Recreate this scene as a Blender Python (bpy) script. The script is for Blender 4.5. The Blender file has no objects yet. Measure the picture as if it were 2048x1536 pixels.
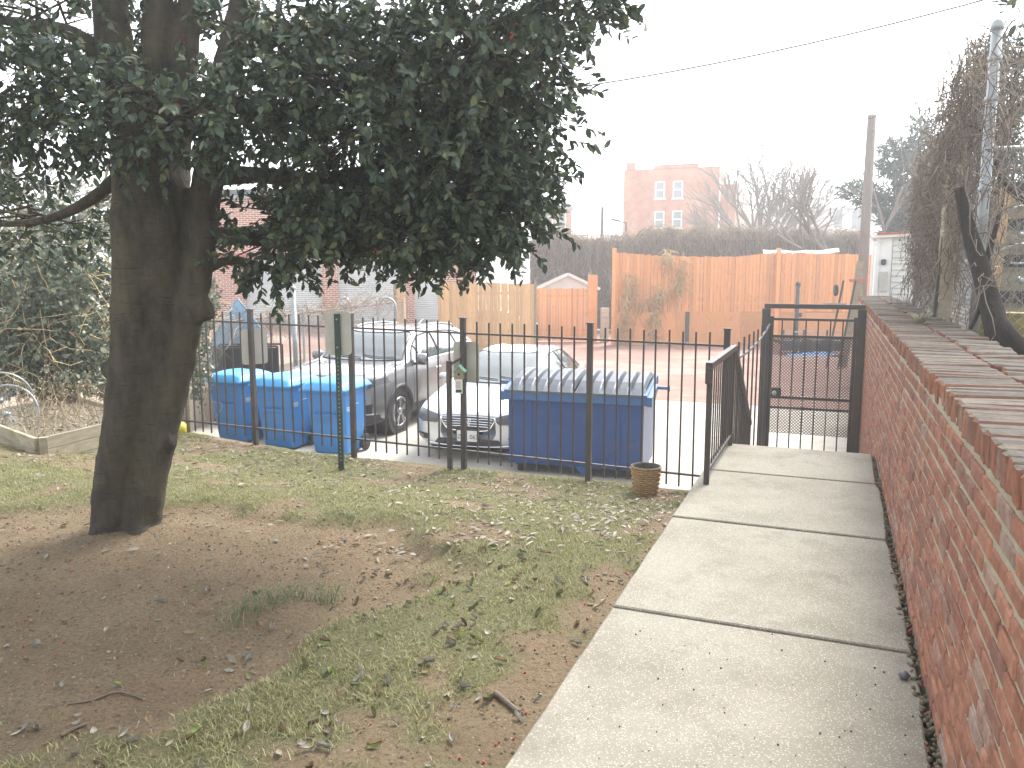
import bpy, math, random
import numpy as np
from mathutils import Vector, Matrix
from mathutils.bvhtree import BVHTree

random.seed(7)
RNG = np.random.default_rng(7)
S = bpy.context.scene
C = S.collection
R = math.radians

# ------------------------------------------------------------------ camera, sky, sun, exposure
EYE, FPX, PITCH = 1.7, 1600.0, R(7.8)
cam_d = bpy.data.cameras.new('camera')
cam_d.sensor_width = 36.0
cam_d.lens = FPX / 2048 * 36.0
cam_d.clip_start = 0.05
cam_d.clip_end = 2000
cam = bpy.data.objects.new('camera', cam_d)
cam.location = (0, 0, EYE)
cam.rotation_euler = (R(90) - PITCH, 0, 0)
C.objects.link(cam)
S.camera = cam

SUN_EL, SUN_AZ = R(50), R(38)          # azimuth clockwise from +Y (the view direction)
wd = bpy.data.worlds.new('World')
S.world = wd
wd.use_nodes = True
nt = wd.node_tree
bg = nt.nodes['Background']
sky = nt.nodes.new('ShaderNodeTexSky')
sky.sky_type = 'NISHITA'
sky.sun_disc = False
sky.sun_elevation = SUN_EL
sky.sun_rotation = SUN_AZ
sky.air_density = 1.0
sky.dust_density = 2.0
sky.ozone_density = 0.6
hs = nt.nodes.new('ShaderNodeHueSaturation')
hs.inputs['Saturation'].default_value = 0.22
nt.links.new(sky.outputs[0], hs.inputs['Color'])
nt.links.new(hs.outputs[0], bg.inputs['Color'])
bg.inputs['Strength'].default_value = 0.15

sun_d = bpy.data.lights.new('sun', 'SUN')
sun_d.energy = 1.5
sun_d.angle = R(20)
sun_d.color = (1.0, 0.96, 0.9)
sun = bpy.data.objects.new('sun', sun_d)
sd = Vector((math.sin(SUN_AZ) * math.cos(SUN_EL), math.cos(SUN_AZ) * math.cos(SUN_EL), math.sin(SUN_EL)))
sun.rotation_euler = sd.to_track_quat('Z', 'Y').to_euler()
sun.location = (20, 40, 60)
C.objects.link(sun)

S.view_settings.view_transform = 'Standard'
S.view_settings.look = 'None'
S.view_settings.gamma = 1.0
S.view_settings.use_curve_mapping = False
S.view_settings.exposure = 2.05
S.cycles.max_bounces = 8
S.cycles.transparent_max_bounces = 8
S.cycles.volume_bounces = 0
S.cycles.sample_clamp_indirect = 8

# ------------------------------------------------------------------ frames
TH = R(21.8)                            # the walkway runs 21.8 degrees right of the view
cT, sT = math.cos(TH), math.sin(TH)
def W(a, b, z=0.0):                     # walkway frame -> world (a across to the right, b along)
    return np.array((a * cT + b * sT, -a * sT + b * cT, z))
def gp(px, py, z=0.0):                  # where the line of sight meets level z
    u, v = (px - 1024) / FPX, (768 - py) / FPX
    d = (u, math.cos(PITCH) + v * math.sin(PITCH), -math.sin(PITCH) + v * math.cos(PITCH))
    t = (z - EYE) / d[2]
    return np.array((d[0] * t, d[1] * t, z))
def at(px, py, y):
    u, v = (px - 1024) / FPX, (768 - py) / FPX
    d = (u, math.cos(PITCH) + v * math.sin(PITCH), -math.sin(PITCH) + v * math.cos(PITCH))
    t = y / d[1]
    return np.array((d[0] * t, y, EYE + d[2] * t))
LOT = -1.1

# ------------------------------------------------------------------ mesh building
class MB:
    def __init__(s): s.v = []; s.f = []
    def add(s, vs, fs):
        o = len(s.v)
        s.v.extend([tuple(map(float, p)) for p in vs]); s.f.extend([tuple(i + o for i in f) for f in fs])
        return s
    def box(s, c, d, rz=0.0, rx=0.0, ry=0.0, bev=0.0):
        hx, hy, hz = d[0] / 2, d[1] / 2, d[2] / 2
        if bev > 0:
            b = min(bev, hx * .9, hy * .9, hz * .9); vs = []; fs = []
            idx = {}
            for sx in (-1, 1):
                for sy in (-1, 1):
                    for sz in (-1, 1):
                        k = (sx, sy, sz)
                        idx[k] = (len(vs), len(vs) + 1, len(vs) + 2)
                        vs += [(sx * hx, sy * (hy - b), sz * (hz - b)), (sx * (hx - b), sy * hy, sz * (hz - b)), (sx * (hx - b), sy * (hy - b), sz * hz)]
            I = lambda a, q, c_, ax: idx[(a, q, c_)][ax]
            for t in (-1, 1):
                q = [I(t, -1, -1, 0), I(t, 1, -1, 0), I(t, 1, 1, 0), I(t, -1, 1, 0)]; fs.append(q if t > 0 else q[::-1])
                q = [I(-1, t, -1, 1), I(1, t, -1, 1), I(1, t, 1, 1), I(-1, t, 1, 1)]; fs.append(q[::-1] if t > 0 else q)
                q = [I(-1, -1, t, 2), I(1, -1, t, 2), I(1, 1, t, 2), I(-1, 1, t, 2)]; fs.append(q if t > 0 else q[::-1])
            for a in (-1, 1):
                for q in (-1, 1):
                    e = [I(a, q, -1, 0), I(a, q, 1, 0), I(a, q, 1, 1), I(a, q, -1, 1)]; fs.append(e[::-1] if a * q > 0 else e)
                    e = [I(a, -1, q, 0), I(a, 1, q, 0), I(a, 1, q, 2), I(a, -1, q, 2)]; fs.append(e if a * q > 0 else e[::-1])
                    e = [I(-1, a, q, 1), I(1, a, q, 1), I(1, a, q, 2), I(-1, a, q, 2)]; fs.append(e[::-1] if a * q > 0 else e)
                    for c_ in (-1, 1):
                        e = list(idx[(a, q, c_)]); fs.append(e if a * q * c_ > 0 else e[::-1])
        else:
            vs = [(x * hx, y * hy, z * hz) for x in (-1, 1) for y in (-1, 1) for z in (-1, 1)]
            fs = [(0, 1, 3, 2), (4, 6, 7, 5), (0, 4, 5, 1), (2, 3, 7, 6), (0, 2, 6, 4), (1, 5, 7, 3)]
        M = Matrix.Rotation(rz, 3, 'Z') @ Matrix.Rotation(ry, 3, 'Y') @ Matrix.Rotation(rx, 3, 'X')
        c = Vector(c)
        return s.add([(M @ Vector(p)) + c for p in vs], fs)
    def bar(s, p, q, w, h=None, roll=0.0):          # square bar between two points
        h = h or w
        p, q = Vector(p), Vector(q); d = q - p; L = d.length; d.normalize()
        up = Vector((0, 0, 1)) if abs(d.z) < .95 else Vector((0, 1, 0))
        x = d.cross(up).normalized(); y = x.cross(d).normalized()
        if roll: x, y = x * math.cos(roll) + y * math.sin(roll), y * math.cos(roll) - x * math.sin(roll)
        vs = [o + x * sx * w / 2 + y * sy * h / 2 for o in (p, q) for sx, sy in ((-1, -1), (1, -1), (1, 1), (-1, 1))]
        return s.add(vs, [(0, 1, 2, 3), (7, 6, 5, 4), (0, 4, 5, 1), (1, 5, 6, 2), (2, 6, 7, 3), (3, 7, 4, 0)])
    def tube(s, pts, r, n=8, cap=True):
        pts = [Vector(p) for p in pts]; K = len(pts)
        rr = r if hasattr(r, '__len__') else [r] * K
        vs = []; prev = None
        for i, p in enumerate(pts):
            d = (pts[min(i + 1, K - 1)] - pts[max(i - 1, 0)]).normalized()
            if prev is None:
                up = Vector((0, 0, 1)) if abs(d.z) < .9 else Vector((1, 0, 0))
                x = d.cross(up).normalized()
            else:
                x = (prev - d * prev.dot(d)).normalized()
            prev = x; y = d.cross(x)
            for k in range(n):
                a = 2 * math.pi * k / n
                vs.append(p + (x * math.cos(a) + y * math.sin(a)) * rr[i])
        fs = [(i * n + k, i * n + (k + 1) % n, (i + 1) * n + (k + 1) % n, (i + 1) * n + k) for i in range(K - 1) for k in range(n)]
        if cap: fs += [tuple(range(n))[::-1], tuple((K - 1) * n + k for k in range(n))]
        return s.add(vs, fs)
    def lathe(s, prof, n=24, c=(0, 0, 0), axis='Z', close=False):
        vs = []
        for (r_, h) in prof:
            for k in range(n):
                a = 2 * math.pi * k / n; x, y = r_ * math.cos(a), r_ * math.sin(a)
                p = (x, y, h) if axis == 'Z' else (h, x, y) if axis == 'X' else (y, h, x)
                vs.append((p[0] + c[0], p[1] + c[1], p[2] + c[2]))
        K = len(prof)
        fs = [(i * n + k, i * n + (k + 1) % n, ((i + 1) % K) * n + (k + 1) % n, ((i + 1) % K) * n + k) for i in range(K if close else K - 1) for k in range(n)]
        if not close: fs += [tuple(range(n))[::-1], tuple((K - 1) * n + k for k in range(n))]
        return s.add(vs, fs)
    def grid(s, P):
        P = np.asarray(P); n, m = P.shape[:2]
        return s.add(P.reshape(-1, 3), [(i * m + j, i * m + j + 1, (i + 1) * m + j + 1, (i + 1) * m + j) for i in range(n - 1) for j in range(m - 1)])
    def prism(s, poly, z0, z1, f=lambda x, y, z: (x, y, z)):
        n = len(poly)
        vs = [f(x, y, z0) for x, y in poly] + [f(x, y, z1) for x, y in poly]
        return s.add(vs, [tuple(range(n))[::-1], tuple(range(n, 2 * n))] + [(k, (k + 1) % n, n + (k + 1) % n, n + k) for k in range(n)])

def link(o, parent=None):
    C.objects.link(o)
    if parent is not None: o.parent = parent
    return o
def tag(o, label=None, cat=None, group=None, kind=None):
    if label: o['label'] = label
    if cat: o['category'] = cat
    if group: o['group'] = group
    if kind: o['kind'] = kind
    return o
def mesh(name, mb, m, smooth=False):
    me = bpy.data.meshes.new(name)
    me.from_pydata(mb.v, [], mb.f)
    for x in (m if isinstance(m, (list, tuple)) else [m]): me.materials.append(x)
    if smooth: me.polygons.foreach_set('use_smooth', [True] * len(me.polygons))
    me.update()
    return me
def part(name, mb, m, parent=None, smooth=False, **k):
    return tag(link(bpy.data.objects.new(name, mesh(name, mb, m, smooth)), parent), **k)
def arr(name, V, F, m, parent=None, smooth=False, **k):     # big meshes from numpy: F is (n, 3) or (n, 4)
    me = bpy.data.meshes.new(name)
    V = np.asarray(V, dtype=np.float32); F = np.asarray(F, dtype=np.int32); q = F.shape[1]
    me.vertices.add(len(V)); me.vertices.foreach_set('co', V.ravel())
    me.loops.add(F.size); me.loops.foreach_set('vertex_index', F.ravel())
    me.polygons.add(len(F)); me.polygons.foreach_set('loop_start', np.arange(0, F.size, q, dtype=np.int32))
    me.materials.append(m)
    if smooth: me.polygons.foreach_set('use_smooth', np.ones(len(F), dtype=bool))
    me.update(calc_edges=True); me.validate()
    return tag(link(bpy.data.objects.new(name, me), parent), **k)
def thing(name, label, cat, loc=(0, 0, 0), rz=0.0, group=None):
    o = bpy.data.objects.new(name, None)
    o.empty_display_size = .1; o.location = loc; o.rotation_euler = (0, 0, rz)
    return tag(link(o), label, cat, group)
def copy_tree(o, parent=None):
    c = link(o.copy(), parent)
    for ch in list(o.children): copy_tree(ch, c)
    return c
def inst(src, parent, loc, rot=(0, 0, 0), name=None, scale=None):
    o = bpy.data.objects.new(name or src.name.split('.')[0], src.data if hasattr(src, 'data') else src)
    o.location = loc; o.rotation_euler = rot
    if scale: o.scale = scale
    return link(o, parent)
def struct(name, mb, m, parent=None, smooth=False):
    return part(name, mb, m, parent, smooth, kind='structure' if parent is None else None)

def strands(P, r0, r1=None, n=3):        # P (N,K,3) polylines -> thin tubes
    P = np.asarray(P, dtype=float); N, K = P.shape[:2]
    r1 = r0 if r1 is None else r1
    rad = np.linspace(0, 1, K)[None, :] * (np.reshape(r1, (-1, 1)) - np.reshape(r0, (-1, 1))) + np.reshape(r0, (-1, 1))
    rad = np.broadcast_to(rad, (N, K))
    d = np.gradient(P, axis=1); d /= np.linalg.norm(d, axis=2, keepdims=True) + 1e-9
    up = np.where(np.abs(d[..., 2:3]) < .9, np.array((0, 0, 1.)), np.array((1., 0, 0)))
    x = np.cross(d, up); x /= np.linalg.norm(x, axis=2, keepdims=True) + 1e-9
    y = np.cross(d, x)
    ang = np.arange(n) * 2 * math.pi / n
    V = P[:, :, None, :] + rad[:, :, None, None] * (x[:, :, None, :] * np.cos(ang)[None, None, :, None] + y[:, :, None, :] * np.sin(ang)[None, None, :, None])
    base = (np.arange(N) * K * n)[:, None, None] + (np.arange(K - 1) * n)[None, :, None]
    k = np.arange(n)[None, None, :]; k2 = (np.arange(n) + 1)[None, None, :] % n
    F = np.stack([base + k, base + k2, base + n + k2, base + n + k], -1).reshape(-1, 4)
    return V.reshape(-1, 3), F
def unit(v): return v / (np.linalg.norm(v, axis=-1, keepdims=True) + 1e-9)
def leaves(P, D, Nn, L, w, curl=.15):     # leaf blades: base P, direction D, normal Nn
    D = unit(D); X = unit(np.cross(D, Nn)); Z = np.cross(X, D)
    L = np.broadcast_to(np.asarray(L, float), (len(P),))[:, None]; w = np.broadcast_to(np.asarray(w, float), (len(P),))[:, None]
    c = curl * L
    pts = [P, P + D * L * .28 - X * w * .42 + Z * c * .5, P + D * L * .28 + X * w * .42 + Z * c * .5,
           P + D * L * .66 - X * w * .40 + Z * c * .5, P + D * L * .66 + X * w * .40 + Z * c * .5, P + D * L - Z * c * .35,
           P + D * L * .28, P + D * L * .66]
    V = np.stack(pts, 1).reshape(-1, 3)
    o = (np.arange(len(P)) * 8)[:, None]
    F = np.concatenate([o + np.array(t)[None] for t in ((0, 6, 1), (0, 2, 6), (1, 6, 7), (1, 7, 3), (6, 2, 4), (6, 4, 7), (3, 7, 5), (7, 4, 5))], 0)
    return V, F
def joinarr(parts_):
    Vs, Fs, o = [], [], 0
    for V, F in parts_:
        Vs.append(V); Fs.append(F + o); o += len(V)
    return np.concatenate(Vs), np.concatenate(Fs)
def sstep(a, b, x): t = np.clip((x - a) / (b - a), 0, 1); return t * t * (3 - 2 * t)
def vnoise(x, y, s=1.0, seed=0):          # smooth value noise, vectorised
    x = np.asarray(x, float) * s; y = np.asarray(y, float) * s
    xi, yi = np.floor(x).astype(int), np.floor(y).astype(int); fx, fy = x - xi, y - yi
    h = lambda i, j: (np.sin(i * 127.1 + j * 311.7 + seed * 74.7) * 43758.5453) % 1.0
    fx, fy = fx * fx * (3 - 2 * fx), fy * fy * (3 - 2 * fy)
    return (h(xi, yi) * (1 - fx) + h(xi + 1, yi) * fx) * (1 - fy) + (h(xi, yi + 1) * (1 - fx) + h(xi + 1, yi + 1) * fx) * fy

# ------------------------------------------------------------------ materials
def nodes(name):
    m = bpy.data.materials.new(name); m.use_nodes = True
    t = m.node_tree; b = t.nodes['Principled BSDF']
    return m, t, b
def N(t, ty, **kw):
    n = t.nodes.new(ty)
    for k, v in kw.items():
        if hasattr(n, k): setattr(n, k, v)
        else: n.inputs[k].default_value = v
    return n
def ramp(t, fac, stops):
    n = t.nodes.new('ShaderNodeValToRGB'); e = n.color_ramp.elements
    while len(e) < len(stops): e.new(.5)
    for el, (p, c) in zip(e, stops):
        el.position = p; el.color = (*c, 1) if len(c) == 3 else c
    t.links.new(fac, n.inputs[0]); return n.outputs[0]
def mixc(t, f, a, b, mode='MIX'):
    n = t.nodes.new('ShaderNodeMix'); n.data_type = 'RGBA'; n.blend_type = mode
    for i, x in ((0, f), (6, a), (7, b)):
        if isinstance(x, (int, float)): n.inputs[i].default_value = x
        elif isinstance(x, tuple): n.inputs[i].default_value = (*x, 1)
        else: t.links.new(x, n.inputs[i])
    return n.outputs[2]
def pos(t, scale=(1, 1, 1), obj=False):
    if obj: o = t.nodes.new('ShaderNodeTexCoord').outputs['Object']
    else: o = t.nodes.new('ShaderNodeNewGeometry').outputs['Position']
    mp = N(t, 'ShaderNodeMapping'); mp.inputs['Scale'].default_value = scale
    t.links.new(o, mp.inputs[0]); return mp.outputs[0]
def noise(t, vec, s, det=3, rough=.55):
    n = N(t, 'ShaderNodeTexNoise'); n.inputs['Scale'].default_value = s; n.inputs['Detail'].default_value = det; n.inputs['Roughness'].default_value = rough
    t.links.new(vec, n.inputs['Vector']); return n.outputs[0]
def bumpn(t, b, h, strength=.3, dist=.01):
    n = N(t, 'ShaderNodeBump'); n.inputs['Strength'].default_value = strength; n.inputs['Distance'].default_value = dist
    t.links.new(h, n.inputs['Height']); t.links.new(n.outputs[0], b.inputs['Normal'])
def rnd(t):                               # a value per piece: per object and per loose island
    oi = t.nodes.new('ShaderNodeObjectInfo').outputs['Random']; ge = t.nodes.new('ShaderNodeNewGeometry').outputs['Random Per Island']
    a = N(t, 'ShaderNodeMath', operation='ADD'); t.links.new(oi, a.inputs[0]); t.links.new(ge, a.inputs[1])
    f = N(t, 'ShaderNodeMath', operation='FRACT'); t.links.new(a.outputs[0], f.inputs[0]); return f.outputs[0]
def mat(name, col, col2=None, rough=.6, metal=0.0, scale=6.0, stretch=(1, 1, 1), fine=60.0, bump=.0, bdist=.005, pieces=0.0, spec=.5, coat=0.0, dirt=None, dirt_amt=.0):
    m, t, b = nodes(name)
    v = pos(t, stretch)
    col2 = col2 or tuple(c * .72 for c in col)
    n1 = noise(t, v, scale, 4)
    c = mixc(t, ramp(t, n1, [(.3, (0, 0, 0)), (.7, (1, 1, 1))]), col, col2)
    if pieces:
        hsv = N(t, 'ShaderNodeHueSaturation'); r_ = rnd(t)
        mr = N(t, 'ShaderNodeMapRange'); t.links.new(r_, mr.inputs[0]); mr.inputs[3].default_value = 1 - pieces; mr.inputs[4].default_value = 1 + pieces
        t.links.new(mr.outputs[0], hsv.inputs['Value']); t.links.new(c, hsv.inputs['Color']); c = hsv.outputs[0]
    if dirt:
        n2 = noise(t, pos(t), scale * .37 + 1.3, 6, .65)
        c = mixc(t, ramp(t, n2, [(.62 - dirt_amt, (0, 0, 0)), (.78 - dirt_amt * .6, (1, 1, 1))]), c, dirt)
    t.links.new(c, b.inputs['Base Color'])
    b.inputs['Roughness'].default_value = rough; b.inputs['Metallic'].default_value = metal
    b.inputs['Specular IOR Level'].default_value = spec; b.inputs['Coat Weight'].default_value = coat; b.inputs['Coat Roughness'].default_value = .06
    if bump: bumpn(t, b, noise(t, v, fine, 4), bump, bdist)
    return m
def concrete(name, base=(.252, .235, .192), dark=(.175, .16, .124), peb=True, stain=(.125, .11, .083)):
    m, t, b = nodes(name)
    v = pos(t)
    c = mixc(t, ramp(t, noise(t, v, 1.7, 6, .6), [(.42, (0, 0, 0)), (.68, (1, 1, 1))]), base, dark)
    c = mixc(t, ramp(t, noise(t, v, 90, 2), [(.35, (0, 0, 0)), (.65, (.5, .5, .5))]), c, tuple(x * .62 for x in base))
    if peb:
        vo = N(t, 'ShaderNodeTexVoronoi'); vo.inputs['Scale'].default_value = 115; t.links.new(v, vo.inputs['Vector'])
        peb_c = mixc(t, ramp(t, vo.outputs['Color'], [(.0, (0, 0, 0)), (1, (1, 1, 1))]), (.33, .285, .21), (.43, .41, .35))
        sel = N(t, 'ShaderNodeSeparateColor'); t.links.new(vo.outputs['Color'], sel.inputs[0])
        near = ramp(t, vo.outputs['Distance'], [(.22, (1, 1, 1)), (.42, (0, 0, 0))])
        pick = ramp(t, sel.outputs[1], [(.45, (0, 0, 0)), (.55, (1, 1, 1))])
        mk = N(t, 'ShaderNodeMath', operation='MULTIPLY'); t.links.new(near, mk.inputs[0]); t.links.new(pick, mk.inputs[1])
        c = mixc(t, mk.outputs[0], c, peb_c)
        vo2 = N(t, 'ShaderNodeTexVoronoi'); vo2.inputs['Scale'].default_value = 34; t.links.new(v, vo2.inputs['Vector'])
        s2 = N(t, 'ShaderNodeSeparateColor'); t.links.new(vo2.outputs['Color'], s2.inputs[0])
        d2 = N(t, 'ShaderNodeMath', operation='MULTIPLY'); t.links.new(ramp(t, vo2.outputs['Distance'], [(.10, (1, 1, 1)), (.2, (0, 0, 0))]), d2.inputs[0]); t.links.new(ramp(t, s2.outputs[0], [(.86, (0, 0, 0)), (.9, (1, 1, 1))]), d2.inputs[1])
        c = mixc(t, d2.outputs[0], c, (.10, .08, .065))
    c = mixc(t, ramp(t, noise(t, v, 2.9, 5, .7), [(.54, (0, 0, 0)), (.78, (.7, .7, .7))]), c, stain)
    t.links.new(c, b.inputs['Base Color']); b.inputs['Roughness'].default_value = .85; b.inputs['Specular IOR Level'].default_value = .25
    bumpn(t, b, noise(t, v, 110, 3), .5, .004)
    return m
def brick_mat(name, pal, rough=.92, top=None):
    m, t, b = nodes(name)
    v = pos(t)
    c = ramp(t, rnd(t), pal)
    c = mixc(t, ramp(t, noise(t, v, 14, 5, .65), [(.35, (0, 0, 0)), (.72, (.85, .85, .85))]), c, (.15, .075, .052))
    c = mixc(t, ramp(t, noise(t, v, 5, 6, .7), [(.56, (0, 0, 0)), (.8, (.7, .7, .7))]), c, (.45, .34, .26))
    c = mixc(t, ramp(t, noise(t, v, 38, 4, .7), [(.60, (0, 0, 0)), (.72, (.8, .8, .8))]), c, (.10, .055, .04))
    c = mixc(t, ramp(t, noise(t, v, 7.3, 5, .7), [(.70, (0, 0, 0)), (.8, (.7, .7, .7))]), c, (.10, .105, .06))
    if top:                               # weathered, lichen grey upper faces
        sz = N(t, 'ShaderNodeSeparateXYZ'); t.links.new(t.nodes.new('ShaderNodeNewGeometry').outputs['True Normal'], sz.inputs[0])
        g = ramp(t, rnd(t), top); g = mixc(t, ramp(t, noise(t, v, 22, 6, .7), [(.4, (0, 0, 0)), (.7, (.8, .8, .8))]), g, (.055, .048, .04))
        g = mixc(t, ramp(t, noise(t, v, 6, 5, .7), [(.62, (0, 0, 0)), (.75, (.7, .7, .7))]), g, (.10, .11, .05))
        c = mixc(t, ramp(t, sz.outputs[2], [(.45, (0, 0, 0)), (.75, (1, 1, 1))]), c, g)
    t.links.new(c, b.inputs['Base Color']); b.inputs['Roughness'].default_value = rough; b.inputs['Specular IOR Level'].default_value = .08
    bumpn(t, b, noise(t, v, 60, 5, .65), .7, .008)
    return m
def brick_tex(name, c1, c2, mortar, sx, swap=False, pale=None, w=.21, h=.073, ms=.012, xy=False, tilt=0.0):   # for brickwork too far away to lay brick by brick
    m, t, b = nodes(name)
    v = pos(t, obj=True)
    sep = N(t, 'ShaderNodeSeparateXYZ'); t.links.new(v, sep.inputs[0])
    ad = N(t, 'ShaderNodeMath', operation='ADD'); t.links.new(sep.outputs[0], ad.inputs[0])
    if xy: ad.inputs[1].default_value = 0
    else: t.links.new(sep.outputs[1], ad.inputs[1])
    cb = N(t, 'ShaderNodeCombineXYZ'); t.links.new(ad.outputs[0], cb.inputs[0]); t.links.new(sep.outputs[1 if xy else 2], cb.inputs[1])
    bt = N(t, 'ShaderNodeTexBrick'); t.links.new(cb.outputs[0], bt.inputs['Vector'])
    bt.inputs['Color1'].default_value = (*c1, 1); bt.inputs['Color2'].default_value = (*c2, 1); bt.inputs['Mortar'].default_value = (*mortar, 1)
    bt.inputs['Scale'].default_value = 1; bt.inputs['Brick Width'].default_value = w; bt.inputs['Row Height'].default_value = h; bt.inputs['Mortar Size'].default_value = ms
    c = bt.outputs[0]
    if pale: c = mixc(t, ramp(t, noise(t, v, .45, 6, .7), [(.45, (0, 0, 0)), (.7, (.8, .8, .8))]), c, pale)
    c = mixc(t, ramp(t, noise(t, v, 1.1, 5, .7), [(.5, (0, 0, 0)), (.8, (.6, .6, .6))]), c, tuple(x * .45 for x in c1))
    t.links.new(c, b.inputs['Base Color']); b.inputs['Roughness'].default_value = .85; b.inputs['Specular IOR Level'].default_value = .2
    inv = N(t, 'ShaderNodeMath', operation='SUBTRACT'); inv.inputs[0].default_value = 1; t.links.new(bt.outputs['Fac'], inv.inputs[1])
    bumpn(t, b, inv.outputs[0], .6, .01)
    return m
def leaf_mat(name, stops, rough=.4, trans=.2, spec=.5):
    m, t, b = nodes(name)
    ge = t.nodes.new('ShaderNodeNewGeometry').outputs['Random Per Island']
    c = ramp(t, ge, stops)
    t.links.new(c, b.inputs['Base Color']); b.inputs['Roughness'].default_value = rough; b.inputs['Specular IOR Level'].default_value = spec
    if trans:
        tr = N(t, 'ShaderNodeBsdfTranslucent'); t.links.new(c, tr.inputs[0])
        mx = N(t, 'ShaderNodeMixShader'); mx.inputs[0].default_value = trans
        t.links.new(b.outputs[0], mx.inputs[1]); t.links.new(tr.outputs[0], mx.inputs[2])
        t.links.new(mx.outputs[0], t.nodes['Material Output'].inputs['Surface'])
    return m
def glass(name, tint=(.03, .04, .04), ior=1.9):
    m, t, b = nodes(name)
    b.inputs['Base Color'].default_value = (*tint, 1); b.inputs['Roughness'].default_value = .03; b.inputs['IOR'].default_value = ior
    t.links.new(mixc(t, noise(t, pos(t), 3), tint, tuple(x * 1.4 for x in tint)), b.inputs['Base Color'])
    return m

M = {}
M['walk'] = concrete('walk_concrete')
M['lotc'] = concrete('lot_concrete', (.50, .47, .41), (.36, .33, .28), peb=False, stain=(.26, .23, .19))
M['curb'] = concrete('curb_concrete', (.36, .34, .29), (.2, .19, .16), peb=False)
M['brick'] = brick_mat('wall_brick', [(.0, (.33, .15, .10)), (.2, (.38, .18, .12)), (.4, (.28, .13, .092)), (.55, (.42, .205, .135)), (.7, (.34, .165, .12)), (.84, (.235, .125, .10)), (.93, (.36, .23, .175)), (1, (.33, .27, .235))])
M['cope'] = brick_mat('coping_brick', [(.0, (.34, .15, .095)), (.3, (.24, .12, .085)), (.6, (.40, .19, .12)), (.85, (.22, .14, .11)), (1, (.30, .2, .16))], top=[(.0, (.075, .067, .057)), (.3, (.12, .107, .09)), (.55, (.09, .08, .068)), (.8, (.15, .13, .108)), (1, (.12, .092, .076))])
def mortar_mat():
    m, t, b = nodes('mortar'); v = pos(t)
    c = mixc(t, ramp(t, noise(t, v, 9, 6, .7), [(.3, (0, 0, 0)), (.7, (1, 1, 1))]), (.44, .40, .29), (.30, .265, .19))
    c = mixc(t, ramp(t, noise(t, v, 4, 5, .7), [(.62, (0, 0, 0)), (.75, (.8, .8, .8))]), c, (.13, .12, .08))
    t.links.new(c, b.inputs['Base Color']); b.inputs['Roughness'].default_value = .95; bumpn(t, b, noise(t, v, 70, 5, .7), .9, .008); return m
M['mortar'] = mortar_mat()
M['alley'] = brick_tex('alley_brick', (.30, .15, .115), (.24, .125, .10), (.27, .21, .17), 1, pale=(.40, .31, .26), xy=True, w=.24, h=.11)
M['gbrick'] = brick_tex('garage_brick', (.42, .17, .115), (.32, .12, .085), (.62, .53, .45), 1)
M['abrick'] = brick_tex('apartment_brick', (.45, .17, .09), (.36, .12, .065), (.42, .25, .16), 1, pale=(.55, .33, .22))
M['steel'] = mat('black_steel', (.028, .025, .024), (.05, .04, .034), rough=.5, scale=3, dirt=(.075, .045, .03), dirt_amt=.12)
M['galv'] = mat('galvanised_steel', (.36, .39, .40), (.27, .29, .30), rough=.45, metal=.55, scale=9)
M['chain'] = mat('chain_wire', (.30, .31, .31), rough=.5, metal=.5)
M['chainrust'] = mat('old_chain_wire', (.13, .115, .10), rough=.6, metal=.3)
M['wood_o'] = mat('orange_stained_wood', (.67, .315, .125), (.59, .25, .09), rough=.75, scale=5, stretch=(6, 6, .5), pieces=.18, bump=.3, fine=30, dirt=(.46, .22, .10), dirt_amt=.03)
M['wood_t'] = mat('tan_cedar', (.60, .40, .20), (.48, .29, .13), rough=.75, scale=6, stretch=(6, 6, .5), pieces=.16, bump=.3, fine=30)
M['wood_g'] = mat('grey_weathered_wood', (.33, .29, .21), (.22, .19, .13), rough=.85, scale=5, stretch=(1, 1, 5), pieces=.12, bump=.5, fine=40, dirt=(.17, .165, .08), dirt_amt=.08)
M['wood_d'] = mat('dark_old_wood', (.085, .075, .06), (.05, .045, .038), rough=.9, scale=6, stretch=(4, 4, .6), bump=.6, fine=30)
M['pole'] = mat('utility_pole_wood', (.21, .17, .145), (.15, .12, .10), rough=.9, scale=5, stretch=(6, 6, .3), bump=.3)
M['white'] = mat('white_paint', (.72, .72, .70), (.62, .62, .60), rough=.5, scale=2)
M['siding'] = mat('white_siding', (.62, .61, .57), (.52, .51, .47), rough=.5, scale=2)
M['pale'] = mat('pale_render', (.60, .57, .53), (.52, .49, .45), rough=.8, scale=1)
M['door'] = mat('shutter_grey', (.60, .63, .62), (.52, .55, .55), rough=.5, metal=.1, scale=1.2)
M['dark'] = mat('dark_void', (.02, .02, .02), rough=.9)
M['plastic_k'] = mat('black_plastic', (.018, .018, .02), (.028, .028, .03), rough=.5)
M['rubber'] = mat('tyre_rubber', (.02, .02, .02), (.03, .029, .028), rough=.8, scale=20)
M['bin'] = mat('blue_bin_plastic', (.032, .185, .46), (.028, .165, .42), rough=.42, scale=1.5, dirt=(.05, .13, .30), dirt_amt=.02)
M['skylit_lid'] = mat('skylit_blue_lid', (.05, .33, .66), (.04, .28, .60), rough=.36, scale=2, spec=.6)  # lid blue lightened, the sky's reflection is put into the colour
M['dump'] = mat('navy_dumpster_paint', (.014, .056, .19), (.011, .046, .16), spec=.4, rough=.34, scale=2, bump=.06, fine=14, dirt=(.05, .07, .13), dirt_amt=.04)
M['dumprim'] = mat('blue_rim_paint', (.035, .115, .27), (.028, .09, .22), rough=.35)
M['dumplid'] = mat('grey_lid_plastic', (.075, .09, .115), (.058, .07, .09), rough=.45, scale=5, dirt=(.15, .15, .14), dirt_amt=.06)
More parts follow.
